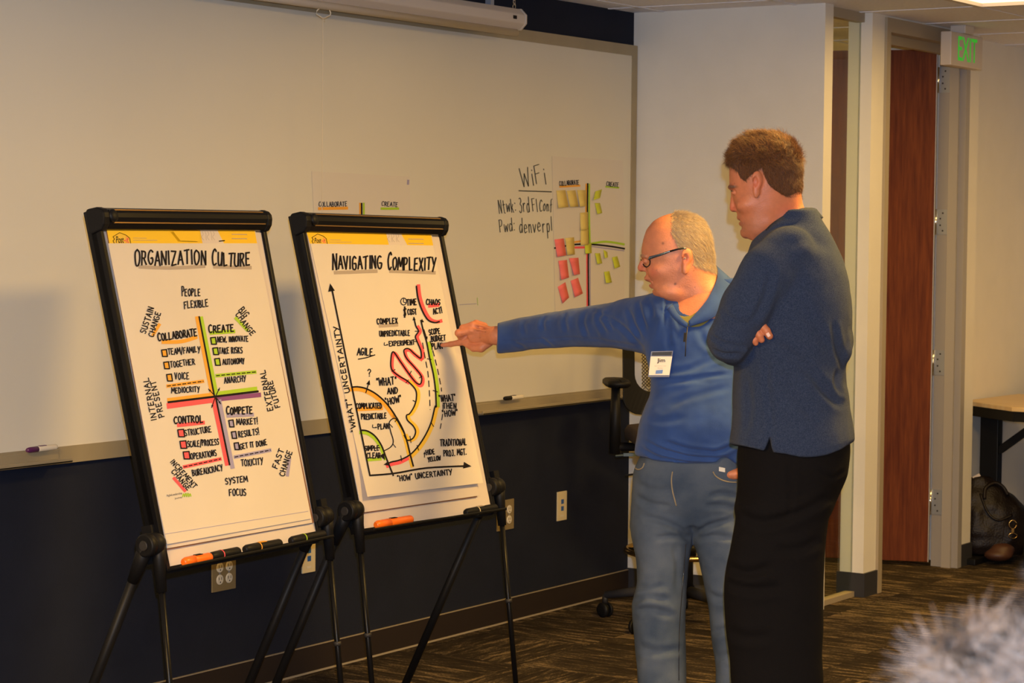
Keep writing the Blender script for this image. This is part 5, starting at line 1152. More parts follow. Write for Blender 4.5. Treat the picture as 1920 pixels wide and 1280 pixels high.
# thin hair on the back and sides
def region_pts(v, f, N, n, test):
    c = v[f].mean(1); nn = N[f].mean(1); a = np.linalg.norm(np.cross(v[f[:, 2]]-v[f[:, 0]], v[f[:, 3]]-v[f[:, 1]]), axis=1); q = topx(c); ok = test(q, c, nn); w_ = a*ok; idx_ = rng.choice(len(c), n, p=w_/w_.sum())
    j = rng.random((n, 2)); A_ = v[f[idx_]]; pt = (A_[:, 0]*(1-j[:, :1])+A_[:, 1]*j[:, :1])*(1-j[:, 1:])+(A_[:, 3]*(1-j[:, :1])+A_[:, 2]*j[:, :1])*j[:, 1:]; return pt, nn[idx_]
N = vnormals(hv, hf); N = N if (N[:, 2]*(hv[:, 2]-6.5)).mean() > 0 else -N
def otest(q, c, n):
    x, y = q[:, 0], q[:, 1]; back = (x > 1259+np.clip(y-440, 0, 40)*.55+1.3*np.sin(y*1.7)+1*np.sin(y*.6+x*.3)) & (y < 465) | (x > 1296) & (y < 497+(x-1296)*.25) & (y >= 455)
    ear = (np.hypot((x-1287)/13, (y-488)/25) < 1); return back & ~ear
pt, nn = region_pts(hv, hf, N, 15000, otest); R0 = np.array([M.T @ p for p in pt])+CO; NW = nn @ M
ax = M[0]*.65-np.array([0, 0, 1.])*.75
D = ax[None]-NW*(NW @ ax)[:, None]+NW*(.10+.12*rng.random((len(pt), 1)))+rng.normal(0, .13, (len(pt), 3)); g_ = rng.random((len(pt), 1))
strands('hair', R0-NW*.001, D, .012+.012*rng.random(len(pt)), .00042, MT['hairmat'], man, .12, np.array([[.36, .25, .13]])*(1-g_)+np.array([[.60, .50, .36]])*g_*1.0)
sel = otest(topx(hv[hf].mean(1)), None, None); 
cap_v = hv+N*.0007; ids = np.unique(hf[sel]); mp_ = -np.ones(len(hv), int); mp_[ids] = np.arange(len(ids)); make_mesh('hair_base', [(cap_v[ids], mp_[hf[sel]])], mat('thin_hair_base', (.34, .22, .12), .7, var=.2, vscale=300), man, A)
pe_, ne_ = region_pts(hv, hf, N, 120, lambda q, c, n: (np.hypot((q[:, 0]-1206)/6, (q[:, 1]-479.5)/2.2) < 1)); W_ = pe_ @ M+CO; nw = ne_ @ M
strands('eyebrow', W_, nw*.5-M[0]*.4+rng.normal(0, .2, nw.shape), .002+.002*rng.random(len(W_)), .0004, MT['hairmat'], man, .1, np.tile([[.35, .25, .15]], (len(W_), 1)))
# glasses
gl = MB().tube([A.Wp(*p) for p in [(1216,486,33),(1219,483,38),(1236,478,47),(1256,471,51),(1279,465,53),(1287,466,54)]], [.0030, .0044, .0036, .0028, .0022, .0016], 8).build('eyeglasses', MT['bluesteel'], man)
MB().tube([A.Wp(*p) for p in [(1216,486,-33),(1236,478,-47),(1256,471,-51),(1287,466,-54)]], .0018, 8).build('temple', MT['bluesteel'], gl)
MB().tube([A.Wp(*p) for p in [(1256,471,51.8),(1268,467.5,53),(1281,465,54)]], .0024, 8).build('temple_tip', MT['black'], gl)
for s_ in (1, -1):
    ring_ = [A.Wp(1203+.48*(19+14*math.cos(a)), 491.5+9*math.sin(a), s_*(19+15*math.cos(a))) for a in np.linspace(0, 2*math.pi, 25)]
    MB().tube(ring_, .0017, 6).build('rim', MT['black'], gl)
    MB().add(ring_[:-1], [tuple(range(24))]).build('lens', MT['lens'], gl)
MB().tube([A.Wp(1203, 488, 5), A.Wp(1201.5, 486.5, 0), A.Wp(1203, 488, -5)], .0011, 6).build('bridge', MT['black'], gl)
# hearing aid
MB().lathe(A.Wp(1284, 484, 52), -M[2], [(0, .0026), (.002, .0024), (.003, .001)], 10).build('hearing_aid', MT['grey_m'], man)
# name badge
bq = [(1221,658.5),(1262,657.5),(1255,706.5),(1215,706.5)]
bp_ = drape(top, [(x+10, y) for x, y in bq]+[(1240, 690)], .004); nb = thing('name_badge', bp_[-1], 'white name badge reading Jim in a clear holder on the blue top', 'badge')
zb_ = min((M @ (p-CO))[2] for p in bp_)-.002
bsurf = lambda x, y, l=0: at(x, y, zb_-l)
nb.location = tuple(bsurf(*bq[3]))
MB().slab([bsurf(*p) for p in bq], M[2], .0012).build('badge_holder', MT['lilac_m'] if False else mat('clear_vinyl', (.16, .15, .17), .15), nb)
MB().slab([bsurf(*p, .0008) for p in [(1220,668),(1260.5,668),(1255,703),(1216.5,703)]], M[2], .0005).build('badge_card', mat('badge_card', (.85, .72, .55), .5), nb)
def bprint(t_, x0, y0, x1, h_, m, b_=0.0, p=nb):
    a = bsurf(x0, y0, .0014); ux = bsurf(x1, y0, .0014)-a; w_ = np.linalg.norm(ux); ux /= w_; uy = -np.cross(M[2], ux)*-1; uy = M[1]*-1
    text_mesh(t_, 'badge_lettering', MT[m], a, ux, uy-ux*np.dot(uy, ux), h_*6.4/F, p, width=w_, extr=.0002, bold=b_)
bprint('Jim', 1232, 681, 1247, 9.5, 'ink', .015); bprint('Agile Denver, Chair', 1227, 687, 1249, 2.2, 'grey_m'); bprint('Member', 1233, 691, 1243, 2.2, 'grey_m')
MB().slab([bsurf(*p, .0013) for p in [(1230,694),(1243,693),(1242,700),(1229,700.5)]], M[2], .0003).build('badge_logo', mat('badge_blue', (.12, .22, .5), .5), nb)
MB().slab([bsurf(*p, .0010) for p in [(1223,660),(1260,659),(1259,666),(1222,666.5)]], M[2], .0003).build('badge_top_strip', MT['base_grey'], nb)
# ------------------------------------------------------------------ the younger man
B = Fig(5.7); u = B.u
yg = thing('person', B.Wp(1460, 1568, 0), 'tall brown-haired man in a heathered navy fleece and black trousers, arms crossed', 'person')
yg.location.z = 0
yrows = [(256,1408,1462,0,20),(262,1394,1476,0,32),(272,1382,1486,0,42),(284,1374,1492,0,50),(300,1369,1497,0,55),(320,1367,1500,0,57),(345,1367.5,1500,0,57),(358,1371,1499,0,56),(374,1375,1497,0,53),(390,1379,1492,0,50),(405,1383,1480,0,46),(420,1388,1462,0,42),(433,1393,1448,0,37),(441,1400,1438,0,30),(447,1409,1426,0,18)]
yneck = B.chain([(1460,372,0),(1474,420,0),(1480,480,0)], [40,41,52], 8)
def yhead(p):
    r = B.loft(yrows, ex=2.15)(p)
    for s_ in (1, -1):
        r = smin(r, B.ell((1371, 351, 20*s_), (6.5, 4.5, 16), .15)(p), 6*u)
        r = smin(r, B.ell((1400, 384, 32*s_), (18, 12, 15), -.2)(p), 12*u)
    r = smin(r, B.ell((1400, 436, 0), (12, 11.5, 19), .2)(p), 8*u)
    r = smin(r, B.cone((1440,418,30), (1412,440,16), 11, 8)(p), 12*u); r = smin(r, B.cone((1440,418,-30), (1412,440,-16), 11, 8)(p), 12*u)
    r = smin(r, yneck(p), 12*u)
    for s_ in (1, -1): r = smax(r, -B.ell((1372, 361, 22*s_), (8, 5.5, 12))(p), 4*u)
    r = smin(r, B.chain([(1376, 356, 0), (1375, 372, 0), (1373.5, 388, 0)], [3.8, 4.8, 5.6], 3)(p), 4*u)
    r = smin(r, B.ell((1376, 392.5, 0), (7, 5, 8))(p), 3*u)
    for s_ in (1, -1):
        r = smin(r, B.ell((1381, 392, 8*s_), (6, 5, 4))(p), 2.5*u); r = smax(r, -B.ell((1377.5, 397.5, 4.8*s_), (2.8, 2.2, 1.9))(p), 1.2*u)
        r = smin(r, B.ell((1377, 361, 20*s_), (6, 5.2, 7))(p), 1.5*u)
    r = smin(r, B.ell((1387, 408, 0), (5.5, 4.5, 15), .2)(p), 4*u); r = smin(r, B.ell((1390.5, 419.5, 0), (5.5, 4, 13), .1)(p), 3*u)
    r = smax(r, -B.ell((1386, 413.8, 0), (8, 1.3, 14), .15)(p), 1.4*u); r = smax(r, -B.ell((1388.5, 427, 0), (4, 2.6, 13))(p), 3*u)
    for s_ in (1, -1):
        e = smin(B.ell((1420, 336, 61*s_), (11.5, 16, 4.5), -.05, .38*s_)(p), B.ell((1418.5, 356, 58*s_), (7.5, 16, 4.8), .05, .3*s_)(p), 5*u)
        e = smax(e, -B.ell((1417, 341, 67*s_), (6.2, 11, 6.5))(p), 1.5*u)
        r = smin(r, e, 2.2*u)
    return r
lo, hi = box_px(B, 1345, 1528, 246, 486, -70, 70)
hv2, hf2 = surfnet(yhead, lo, hi, .0026); hv2 = relax(hv2, hf2, 1)
def ybody(p):
    r = B.loft([(450,1425,1545,0,85),(500,1405,1570,0,105),(650,1385,1580,0,100),(800,1388,1578,0,90),(880,1398,1566,0,62),(925,1410,1540,0,40)])(p)
    for g in (B.chain([(1455,490,88),(1372,632,92)], [42,28], 6), B.chain([(1372,636,90),(1388,640,20),(1392,630,-60)], [27,23,18], 6), B.chain([(1372,632,80),(1398,612,96)], [20,15], 6), B.chain([(1500,490,-90),(1490,640,-110),(1400,660,-70),(1392,640,30)], [40,30,25,18], 8),
              B.chain([(1470,900,30),(1458,1160,34),(1462,1500,36)], [38,34,26], 8), B.chain([(1476,900,-30),(1470,1160,-40),(1478,1500,-42)], [38,34,26], 8), yneck): r = smin(r, g(p), 10*u)
    return r
lo, hi = box_px(B, 1340, 1610, 440, 1530, -160, 140); bv2, bf2 = surfnet(ybody, lo, hi, .014)
# fingers of the right hand coming round under the left arm
def yhand(p):
    r = B.chain([(1396,606,96),(1408,618,104)], [16,14], 4)(p)
    for pts, rad in (([(1412,604,104),(1428,610,116),(1437,620,120),(1443,630,119)], [8.5,8.2,7.6,6.6]), ([(1404,610,104),(1418,619,115),(1424,629,118),(1428,637,116)], [8,7.6,7,6]), ([(1396,618,102),(1409,629,112),(1414,637,114),(1417,643,112)], [7.2,6.8,6.2,5.2]), ([(1390,626,98),(1402,638,106),(1405,645,106)], [6.4,5.8,4.8])):
        r = smin(r, B.chain(pts, rad, 2)(p), .8*u)
    return r
lo, hi = box_px(B, 1365, 1460, 585, 660, 70, 140); nv2, nf2 = surfnet(yhand, lo, hi, .0022); nv2 = relax(nv2, nf2, 1)
yc = skincol((.52, .17, .078), (.54, .105, .055), B, spots=[(1377,344,1.4,.5),(1395,433,1.3,.4)], lips=[(1385,410,7,3.4),(1389,418,7,3.8)], nose=[(1373,391,9),(1418,345,11),(1480,400,20)],
             brow=[(1372,350,10,3,.9),(1371,358,4,1.6,.9)], stubble=[(1402,428,26,18,.28),(1420,415,18,26,.18)])
make_mesh('body', [(bv2, bf2), (hv2, hf2), (nv2, nf2)], MT['skin'], yg, B, yc)
MB().obox(B.Wp(1440.5, 627.5, 126.0), (B.Wp(1443, 631, 125)-B.Wp(1438, 623, 126), B.Wp(1445, 624, 126)-B.Wp(1437, 629, 126), M[2]), (.0055, .0042, .0016)).build('finger_nail', MT['nail'], yg, bevel=.0015)
for s_ in (1, -1):
    MB().lathe(B.Wp(1378, 361.5, 18*s_), B.Wp(1370, 362.5, 19*s_)-B.Wp(1378, 361.5, 18*s_), [(0, 6*u), (2.5*u, 5.4*u), (4.4*u, 3.6*u), (5.8*u, 1e-4)], 14).build('eye', MT['eyewhite'], yg)
# fleece
UA = B.chain([(1478,476,74),(1440,512,92),(1400,574,100),(1367,634,100)], [50,51,47,40], 10)
FA = B.chain([(1367,640,100),(1378,646,60),(1392,648,-60)], [40,38,34], 8)
FB = B.chain([(1510,500,-92),(1530,640,-80),(1556,640,-40),(1420,668,-80)], [52,42,42,36], 10)
YT = [(392,1462,1530,0,52),(408,1446,1538,0,58),(425,1430,1550,0,66),(445,1412,1562,0,84),(480,1398,1580,0,108),(520,1386,1591,0,118),(560,1380,1597,0,120),(600,1376,1598,0,118),(640,1376,1596,0,114),(680,1378,1588,0,110),(720,1376,1587,0,108),(760,1374,1592,0,108),(800,1371,1600,0,110),(825,1368,1603,0,112),(856,1373,1600,0,110)]
BK = B.chain([(1568,640,30),(1572,655,30)], [28,26], 2)
def yfleece(p):
    r = B.loft(YT, ex=2.3)(p); r = smin(r, UA(p), 9*u); r = smin(r, FA(p), 7*u); r = smin(r, FB(p), 10*u); r = smin(r, BK(p), 8*u)
    q = topxy(p); x, y = q[..., 0], q[..., 1]
    hem = 828+14*np.clip((x-1368)/76, 0, 1)+6*np.clip((x-1440)/60, 0, 1)+np.where(x > 1470, 8-((x-1510)/60)**2*12, 4); hem = np.where(x > 1560, np.minimum(hem, 852-(x-1560)*.62), hem)
    notch = 30*np.clip(1-np.abs(x-(1441+(846-y)*.10))/8.0, 0, 1)*(p[..., 2] < 5.7)
    r = smax(r, (y-(hem-notch))*u, 1.2*u)
    r = smax(r, -B.chain([(1452,372,0),(1466,412,0),(1462,440,6)], [45,44,30], 6)(p), 2*u)
    return r
lo, hi = box_px(B, 1312, 1622, 385, 866, -165, 165); fv, ff = surfnet(yfleece, lo, hi, .0050); N = vnormals(fv, ff); N = N if (N[:, 2]*(fv[:, 2]-5.7)).mean() > 0 else -N
fold = [([(1328,625),(1350,640),(1380,648),(1405,650)],3.5,3.0),([(1332,655),(1356,664),(1385,664)],3.5,2.2),([(1352,580),(1375,600),(1408,610)],5,1.6),([(1448,500),(1440,540),(1425,580),(1408,608)],7,2.6),([(1408,650),(1398,672),(1380,688)],4,2.6),([(1440,660),(1438,720),(1446,780),(1446,830)],6,1.6),
 ([(1450,640),(1490,670),(1540,720),(1580,770)],8,2.2),([(1450,690),(1490,740),(1530,790)],9,1.6),([(1560,600),(1570,650),(1586,700)],6,2.0),([(1480,560),(1520,600),(1560,660)],10,1.4),([(1400,700),(1405,760),(1398,815)],7,1.2),([(1470,460),(1520,450),(1560,470)],10,1.2),([(1574,690),(1566,720),(1580,745)],5,1.8),([(1520,700),(1550,740),(1590,760)],7,1.4),
 ([(1368,821),(1400,831),(1440,838)],2,1.0),([(1452,842),(1510,848),(1560,842),(1598,826)],2,1.2)]
fv = fv+N*(grooves(fv, N, fold, u)+(vnoise(fv, 14.)*.006+vnoise(fv, 40.)*.0018))[:, None]; fv = relax(fv, ff, 1)
fle = make_mesh('navy_fleece', [(fv, ff)], MT['navyfleece'], yg, B)
ribbon3('collar', [(1432,440,34),(1450,420,44),(1478,402,44),(1506,392,26),(1528,394,-4),(1515,392,-34),(1480,402,-46),(1450,422,-44)],
                  [(1424,452,46),(1448,442,62),(1482,424,66),(1516,410,44),(1541,410,0),(1524,408,-48),(1484,420,-62),(1450,438,-56)], MT['navyfleece'], yg, B, .010, 7)
def ytrous(p):
    a = B.loft([(815,1388,1592,0,96),(850,1384,1594,0,100),(890,1382,1588,0,100),(930,1380,1571,0,98),(960,1379,1560,0,94)])(p)
    b = B.loft([(945,1379,1562,38,58),(975,1378,1555,38,58),(1020,1371,1549,38,57),(1060,1362,1546,38,57),(1100,1358,1544,38,56),(1180,1360,1543,38,54),(1280,1373,1543,38,52),(1400,1390,1530,38,50),(1540,1404,1520,38,48)])(p)
    c = B.loft([(945,1386,1556,-42,56),(1020,1382,1545,-42,56),(1100,1380,1540,-42,54),(1280,1392,1540,-42,52),(1540,1412,1530,-42,48)])(p)
    return smin(a, smin(b, c, 3*u), 14*u)
lo, hi = box_px(B, 1350, 1606, 806, 1546, -120, 120); kv, kf = surfnet(ytrous, lo, hi, .0075); N = vnormals(kv, kf); N = N if (N[:, 2]*(kv[:, 2]-5.7)).mean() > 0 else -N
fold = [([(1380,960),(1430,980),(1500,960),(1560,930)],8,2.5),([(1362,1060),(1400,1075),(1450,1060)],8,3),([(1360,1090),(1410,1105),(1470,1100)],8,2.5),([(1540,1010),(1500,1030),(1450,1030)],8,2),([(1480,860),(1484,920),(1478,980)],5,1.5),([(1530,880),(1560,895),(1586,880)],4,1.4),([(1362,1180),(1400,1195),(1450,1190)],9,2)]
kv = kv+N*(grooves(kv, N, fold, u)+(vnoise(kv, 14.)*.007)[:])[:, None] if False else kv+N*(grooves(kv, N, fold, u)+vnoise(kv, 14.)*.007)[:, None]
make_mesh('black_trousers', [(kv, kf)], MT['blackcloth'], yg, B)
for dz in (38, -42):
    sh = combine([B.ell((1440, 1556, dz), (66, 18, 34)), B.ell((1478, 1545, dz), (36, 26, 32))], 8*u); lo, hi = box_px(B, 1365, 1530, 1510, 1580, dz-45, dz+45)
    sv, sf = surfnet(lambda p: smax(sh(p), (p[..., 1]-B.P(0, 1567, 0)[1]), 1*u), lo, hi, .007); make_mesh('shoe', [(sv, sf)], MT['leather'], yg, B)
# brown wavy hair
N = vnormals(hv2, hf2); N = N if (N[:, 2]*(hv2[:, 2]-5.7)).mean() > 0 else -N
def ytest(q, c, n):
    x, y = q[:, 0], q[:, 1]
    front = np.interp(y, [240, 285, 300, 320, 335, 345, 352], [1340, 1366, 1378, 1385, 1390, 1400, 1420])       # hairline in front of the ear
    low = np.interp(x, [1385, 1396, 1408, 1428, 1432, 1440, 1452, 1470, 1504], [330, 342, 330, 316, 330, 345, 356, 368, 374])
    return (x > front) & (y < low) & ~(np.hypot((x-1419)/9, (y-342)/22) < 1)
def hshell(p):
    r = B.loft(yrows, ex=2.15)(p); q = topxy(p); x, y = q[..., 0], q[..., 1]
    th = 1.8+3.4*np.clip((330-y)/60, 0, 1)+2*np.clip((x-1470)/30, 0, 1)*np.clip((372-y)/20, 0, 1)
    th = th+(vnoise(p, 95.)*3.4+vnoise(p, 200.)*1.6)*np.clip((335-y)/40, .15, 1)
    r = r-th*u; r = smin(r, B.chain([(1404,276,0),(1384,291,0),(1369,303,0),(1361,311,0)], [15,11,7,3.5], 4)(p)-vnoise(p, 110.)*.006, 6*u)
    r = smin(r, B.chain([(1404,276,26),(1384,293,24),(1373,305,22)], [13,9,4], 4)(p)-vnoise(p, 110.)*.005, 6*u)
    front = np.interp(y, [240, 285, 300, 320, 335, 345, 352], [1340, 1346, 1352, 1382, 1388, 1399, 1425]); low = np.interp(x, [1350, 1385, 1396, 1408, 1428, 1432, 1440, 1452, 1470, 1504, 1512], [322, 330, 340, 328, 314, 328, 345, 356, 367, 374, 374])
    r = smax(r, (front-x)*u*.9, 2*u); r = smax(r, (y-low)*u*.9, 2.5*u); r = smax(r, -B.ell((1420, 340, 60), (9, 20, 14))(p), 2*u)
    return r
lo, hi = box_px(B, 1338, 1522, 236, 384, -76, 76); sv, sf = surfnet(hshell, lo, hi, .0026)
MT['hairbase'] = mat('brown_hair_base', (.11, .036, .008), .6, bump=.8, bscale=420, stretch=(1, 1, .35), var=.35, vscale=300)
make_mesh('hair', [(sv, sf)], MT['hairbase'], yg, B)
Ns = vnormals(sv, sf); Ns = Ns if (Ns[:, 2]*(sv[:, 2]-5.7)).mean() > 0 else -Ns
pt, nn = region_pts(sv, sf, Ns, 26000, lambda q, c, n: (q[:, 1] < 380)); R0 = pt @ M+CO; NW = nn @ M; q = topx(pt)
tp = np.clip((320-q[:, 1])/50, 0, 1)[:, None]
ax = (-M[0]*.9+np.array([0, 0, 1.])*.25)[None]*tp+(M[0]*.55-np.array([0, 0, 1.])*.85)[None]*(1-tp)
sw = (vnoise(pt, 60.)*2.2)[:, None]*np.array([[0, 0, 1.]])+(vnoise(pt+3, 60.)*2.0)[:, None]*M[1][None]
D = ax+sw*tp; D = D-NW*(NW*D).sum(1)[:, None]+NW*(.12+.30*tp*rng.random((len(pt), 1)))+rng.normal(0, .12, D.shape); g_ = (rng.random((len(pt), 1))**2)*(.35+.65*tp)
strands('hair_strands', R0-NW*.0015, D, (.008+.008*rng.random(len(pt)))*(1+.6*tp[:, 0]), .00045, MT['hairmat'], yg, .35, np.array([[.085, .028, .006]])*(1-g_)+np.array([[.52, .21, .048]])*g_)

# ------------------------------------------------------------------ mesh-backed drafting chair in the corner
cx, cy = -4.218, 7.687
fd = np.array([.62, -.78, 0]); fd /= np.linalg.norm(fd); rt_ = np.array([-fd[1], fd[0], 0])*-1   # facing the room; rt_ = sitter's right (picture left)
ch = thing('office_chair', (cx, cy, 0), 'black mesh-back drafting chair on castors in the corner behind the older man', 'chair')
cc = np.array([cx, cy, 0.0]); Z = np.array([0, 0, 1.0])
for k in range(5):
    a = math.radians(72*k+49); d_ = np.array([math.cos(a), math.sin(a), 0]); e_ = cc+d_*.33
    MB().tube([cc+Z*.125+d_*.03, cc+d_*.16+Z*.118, e_+Z*.088], [.024, .021, .015], 10).build('base_arm', MT['base_grey'], ch)
    wn = np.array([-d_[1], d_[0], 0]); wa = wn if k % 2 else (wn+d_*.5)/np.linalg.norm(wn+d_*.5)
    o = MB().tube([e_+Z*.09, e_+Z*.055], [.012, .012], 10).build('castor_fork', MT['darkrub'], ch)
    for s_ in (1, -1): MB().lathe(e_+Z*.030+wa*.006*s_, wa*s_, [(0, .029), (.010, .030), (.016, .026), (.017, .012)], 18).build('castor_wheel', MT['black'], ch)
MB().tube([cc+Z*.10, cc+Z*.34], .028, 14).tube([cc+Z*.34, cc+Z*.66], .017, 14).build('gas_column', MT['blackmetal'], ch)
ring_ = [cc+Z*.285+np.array([math.cos(a), math.sin(a), 0])*.235 for a in np.linspace(0, 2*math.pi, 41)]
MB().tube(ring_, .011, 10).build('foot_ring', mat('bronzed_chrome', (.62, .42, .16), .2, metal=1), ch)
sp_ = MB()
for k in range(4): a = math.radians(90*k+30); sp_.tube([cc+Z*.285+np.array([math.cos(a), math.sin(a), 0])*.03, cc+Z*.285+np.array([math.cos(a), math.sin(a), 0])*.232], .008, 8)
sp_.lathe(cc+Z*.265, Z, [(0, .04), (.04, .04)], 14).build('ring_spokes', MT['blackmetal'], ch)
st = MB(); 
def rrect(c, ax, ay, hx, hy, r, n=5, z=0):
    out = []
    for sx, sy, a0 in ((1, 1, 0), (-1, 1, 90), (-1, -1, 180), (1, -1, 270)):
        for i in range(n+1): a = math.radians(a0+90*i/n); out.append(np.asarray(c)+ax*(sx*(hx-r)+r*math.cos(a))+ay*(sy*(hy-r)+r*math.sin(a)))
    return out
sc = cc+fd*.03
L0 = [rrect(sc+Z*z, rt_, fd, .235*k, .225*k, .09) for z, k in ((.70, .86), (.715, .98), (.745, 1.0), (.765, .95), (.772, .8))]
vs = [p for l in L0 for p in l]; n_ = len(L0[0]); st.add(vs, [(i*n_+j, i*n_+(j+1) % n_, (i+1)*n_+(j+1) % n_, (i+1)*n_+j) for i in range(4) for j in range(n_)]+[tuple(range(n_))[::-1], tuple(range(4*n_, 5*n_))], True); st.build('seat', MT['seatfab'], ch)
MB().obox(cc+Z*.675+fd*.02, (rt_, fd, Z), (.10, .12, .025)).build('seat_mechanism', MT['black'], ch, bevel=.006)
# backrest: rounded frame with woven mesh
bc = cc-fd*.23+Z*1.005; up = (Z-fd*.14); up /= np.linalg.norm(up); bn = np.cross(rt_, up)
outer = rrect(bc, rt_, up, .235, .205, .07, 6); inner = rrect(bc+up*.035, rt_, up, .185, .150, .07, 6)
def curveback(p): d = np.dot(p-bc, rt_); return p+fd*(.9*d*d)
outer = [curveback(p) for p in outer]; inner = [curveback(p) for p in inner]; k = len(outer); T_ = fd*.018
vs = outer+inner+[p+T_ for p in outer]+[p+T_ for p in inner]
fs = [(i, (i+1) % k, k+(i+1) % k, k+i) for i in range(k)]+[(2*k+i, 3*k+i, 3*k+(i+1) % k, 2*k+(i+1) % k) for i in range(k)]+[(i, 2*k+i, 2*k+(i+1) % k, (i+1) % k) for i in range(k)]+[(k+i, k+(i+1) % k, 3*k+(i+1) % k, 3*k+i) for i in range(k)]
MB().add(vs, fs).build('backrest', MT['black'], ch, bevel=.003)
mm = MB()
def inside(x, y): return abs(x) < .183 and abs(y-.035) < .148
for s_ in (1, -1):
    for c_ in np.arange(-.46, .52, .014):
        seg = [(x, s_*x+c_) for x in np.linspace(-.183, .183, 14)]; seg = [q for q in seg if inside(*q)]
        if len(seg) > 1: mm.tube([curveback(bc+rt_*x+up*y)+fd*(.009+.001*s_) for x, y in (seg[0], seg[len(seg)//2], seg[-1])], .0016, 4)
w_ = mm.build('backrest_mesh', mat('mesh_weave', (.05, .04, .03), .7), ch); w_['kind'] = 'stuff'
MB().tube([cc-fd*.10+Z*.68, cc-fd*.24+Z*.70, cc-fd*.25+Z*.86], [.02, .022, .018], 10).build('back_bar', MT['black'], ch)
for s_ in (1, -1):
    a0 = cc+rt_*.285*s_; MB().tube([cc+rt_*.12*s_+Z*.69, a0+Z*.69, a0+Z*.72], [.016, .018, .02], 10).build('arm_bracket', MT['black'], ch)
    MB().tube([a0+Z*.665, a0+Z*.80, a0+Z*.925], [.024, .020, .017], 12).build('arm_post', MT['black'], ch)
    rr = [rrect(a0+Z*z+fd*.02, rt_, fd, .045*k_, .115*k_, .04) for z, k_ in ((.925, .8), (.935, 1), (.948, 1), (.956, .85))]; vs = [p for l in rr for p in l]; n_ = len(rr[0])
    MB().add(vs, [(i*n_+j, i*n_+(j+1) % n_, (i+1)*n_+(j+1) % n_, (i+1)*n_+j) for i in range(3) for j in range(n_)]+[tuple(range(n_))[::-1], tuple(range(3*n_, 4*n_))], True).build('armrest', MT['black'], ch)
MB().tube([cc+rt_*.10+Z*.685+fd*.10, cc+rt_*.30+Z*.665+fd*.12], .005, 8).obox(cc+rt_*.235+Z*.672+fd*.115, (rt_, fd, Z), (.035, .012, .006)).build('height_lever', MT['bluesteel'], ch)
MB().tube([cc+rt_*.10+Z*.60, cc+rt_*.24+Z*.575-fd*.03], .004, 8).build('tilt_lever', MT['darkrub'], ch)

# ------------------------------------------------------------------ table and bag in the alcove
MT['maple'] = mat('maple_top', (.70, .54, .30), .4, c2=(.62, .42, .20), vscale=6, stretch=(1, 9, 1))
tb = thing('side_table', (-3.3, 10.3, 0), 'pale maple-topped folding table with black legs in the alcove at the right edge', 'table')
tx0, ty0, ty1 = -3.99, 9.80, 10.75
poly = [(-4.02, 10.02), (-3.70, 9.79), (-2.2, 9.79), (-2.2, 10.62), (-3.985, 10.62)]
def plate(P, z0, z1, name, m, par): return MB().slab([(x, y, z0) for x, y in P], (0, 0, 1), z1-z0).build(name, m, par, bevel=.002)
plate(poly, .722, .742, 'table_top', MT['maple'], tb)
plate([(x, y+.01) for x, y in poly], .675, .7215, 'table_frame', MT['black'], tb)
def beam(a, b, r, name, par, m='blackmetal'): MB().tube([a, b], r, 10).build(name, MT[m], par)
lg = onZ(1869, 1000, .03)
for lx, ly in ((-3.915, 10.10), (-2.4, 10.22)):
    MB().box((lx-.045, ly-.03, .03), (lx+.045, ly+.03, .69)).build('leg', MT['black'], tb, bevel=.005)
    MB().box((lx-.05, ly-.30, 0), (lx+.05, ly+.30, .03)).build('foot_bar', MT['black'], tb, bevel=.005)
    MB().obox(np.array([lx+.16, ly, .60]), ((.25, 0, .19), (0, 1, 0), (-.19, 0, .25)), (.15, .02, .016)).build('brace', MT['black'], tb)
MB().box((-3.66, 9.86, 0), (-3.60, 9.92, .69)).build('leg', MT['black'], tb, bevel=.004)
g = Fig(float((M @ (np.array([-3.86, 10.05, .2])-CO))[2])); u = g.u
bag = thing('leather_bag', g.Wp(1868, 1046, 0), 'dark leather satchel with a brass clasp standing under the side table', 'bag'); bag.location.z = 0
def fbag(p):
    r = g.loft([(893,1818,1856,-6,22),(925,1810,1895,0,30),(950,1806,1922,4,36),(1000,1806,1932,6,40),(1025,1810,1930,6,40),(1040,1818,1915,4,34)], ex=3.2)(p)
    return r-vnoise(p, 25.)*.012
lo, hi = box_px(g, 1790, 1950, 882, 1055, -50, 60); v_, f_ = surfnet(fbag, lo, hi, .008); v_[:, 1] = v_[:, 1]
wv = v_ @ M+CO; v_ = (np.column_stack([wv[:, 0], wv[:, 1], np.maximum(wv[:, 2], .002)])-CO) @ M.T
make_mesh('bag_body', [(v_, f_)], MT['leather'], bag, g)
MB().tube(smooth_pts([g.Wp(*q) for q in [(1846,935,36),(1848,915,30),(1865,905,26),(1880,912,26),(1890,928,32)]], 5), .009, 8).build('bag_handle', MT['leather'], bag)
MB().tube(smooth_pts([g.Wp(*q) for q in [(1838,925,30),(1852,960,44),(1872,975,48),(1898,965,44)]], 5), .006, 8).build('bag_strap', MT['leather'], bag)
MB().tube([g.Wp(1899+7*math.cos(a), 983+8*math.sin(a), 52) for a in np.linspace(0, 2*math.pi, 15)], .0028, 6).build('clasp_ring', MT['gold'], bag)
MB().obox(g.Wp(1899, 994, 52), (M[0], -M[1], M[2]), (.006, .010, .004)).build('clasp', MT['gold'], bag, bevel=.001)
MB().tube([g.Wp(1899+8*math.cos(a), 1004+5*math.sin(a), 52) for a in np.linspace(0, 2*math.pi, 15)], .0022, 6).build('clasp_ring', MT['gold'], bag)
pp = MB().slab([g.Wp(*q) for q in [(1823,894,14),(1836,887,14),(1854,918,16),(1846,922,16)]], M[2], .004); tag(pp.build('paper_stack', MT['paper2']), 'white papers sticking out of the dark leather satchel', 'paper')
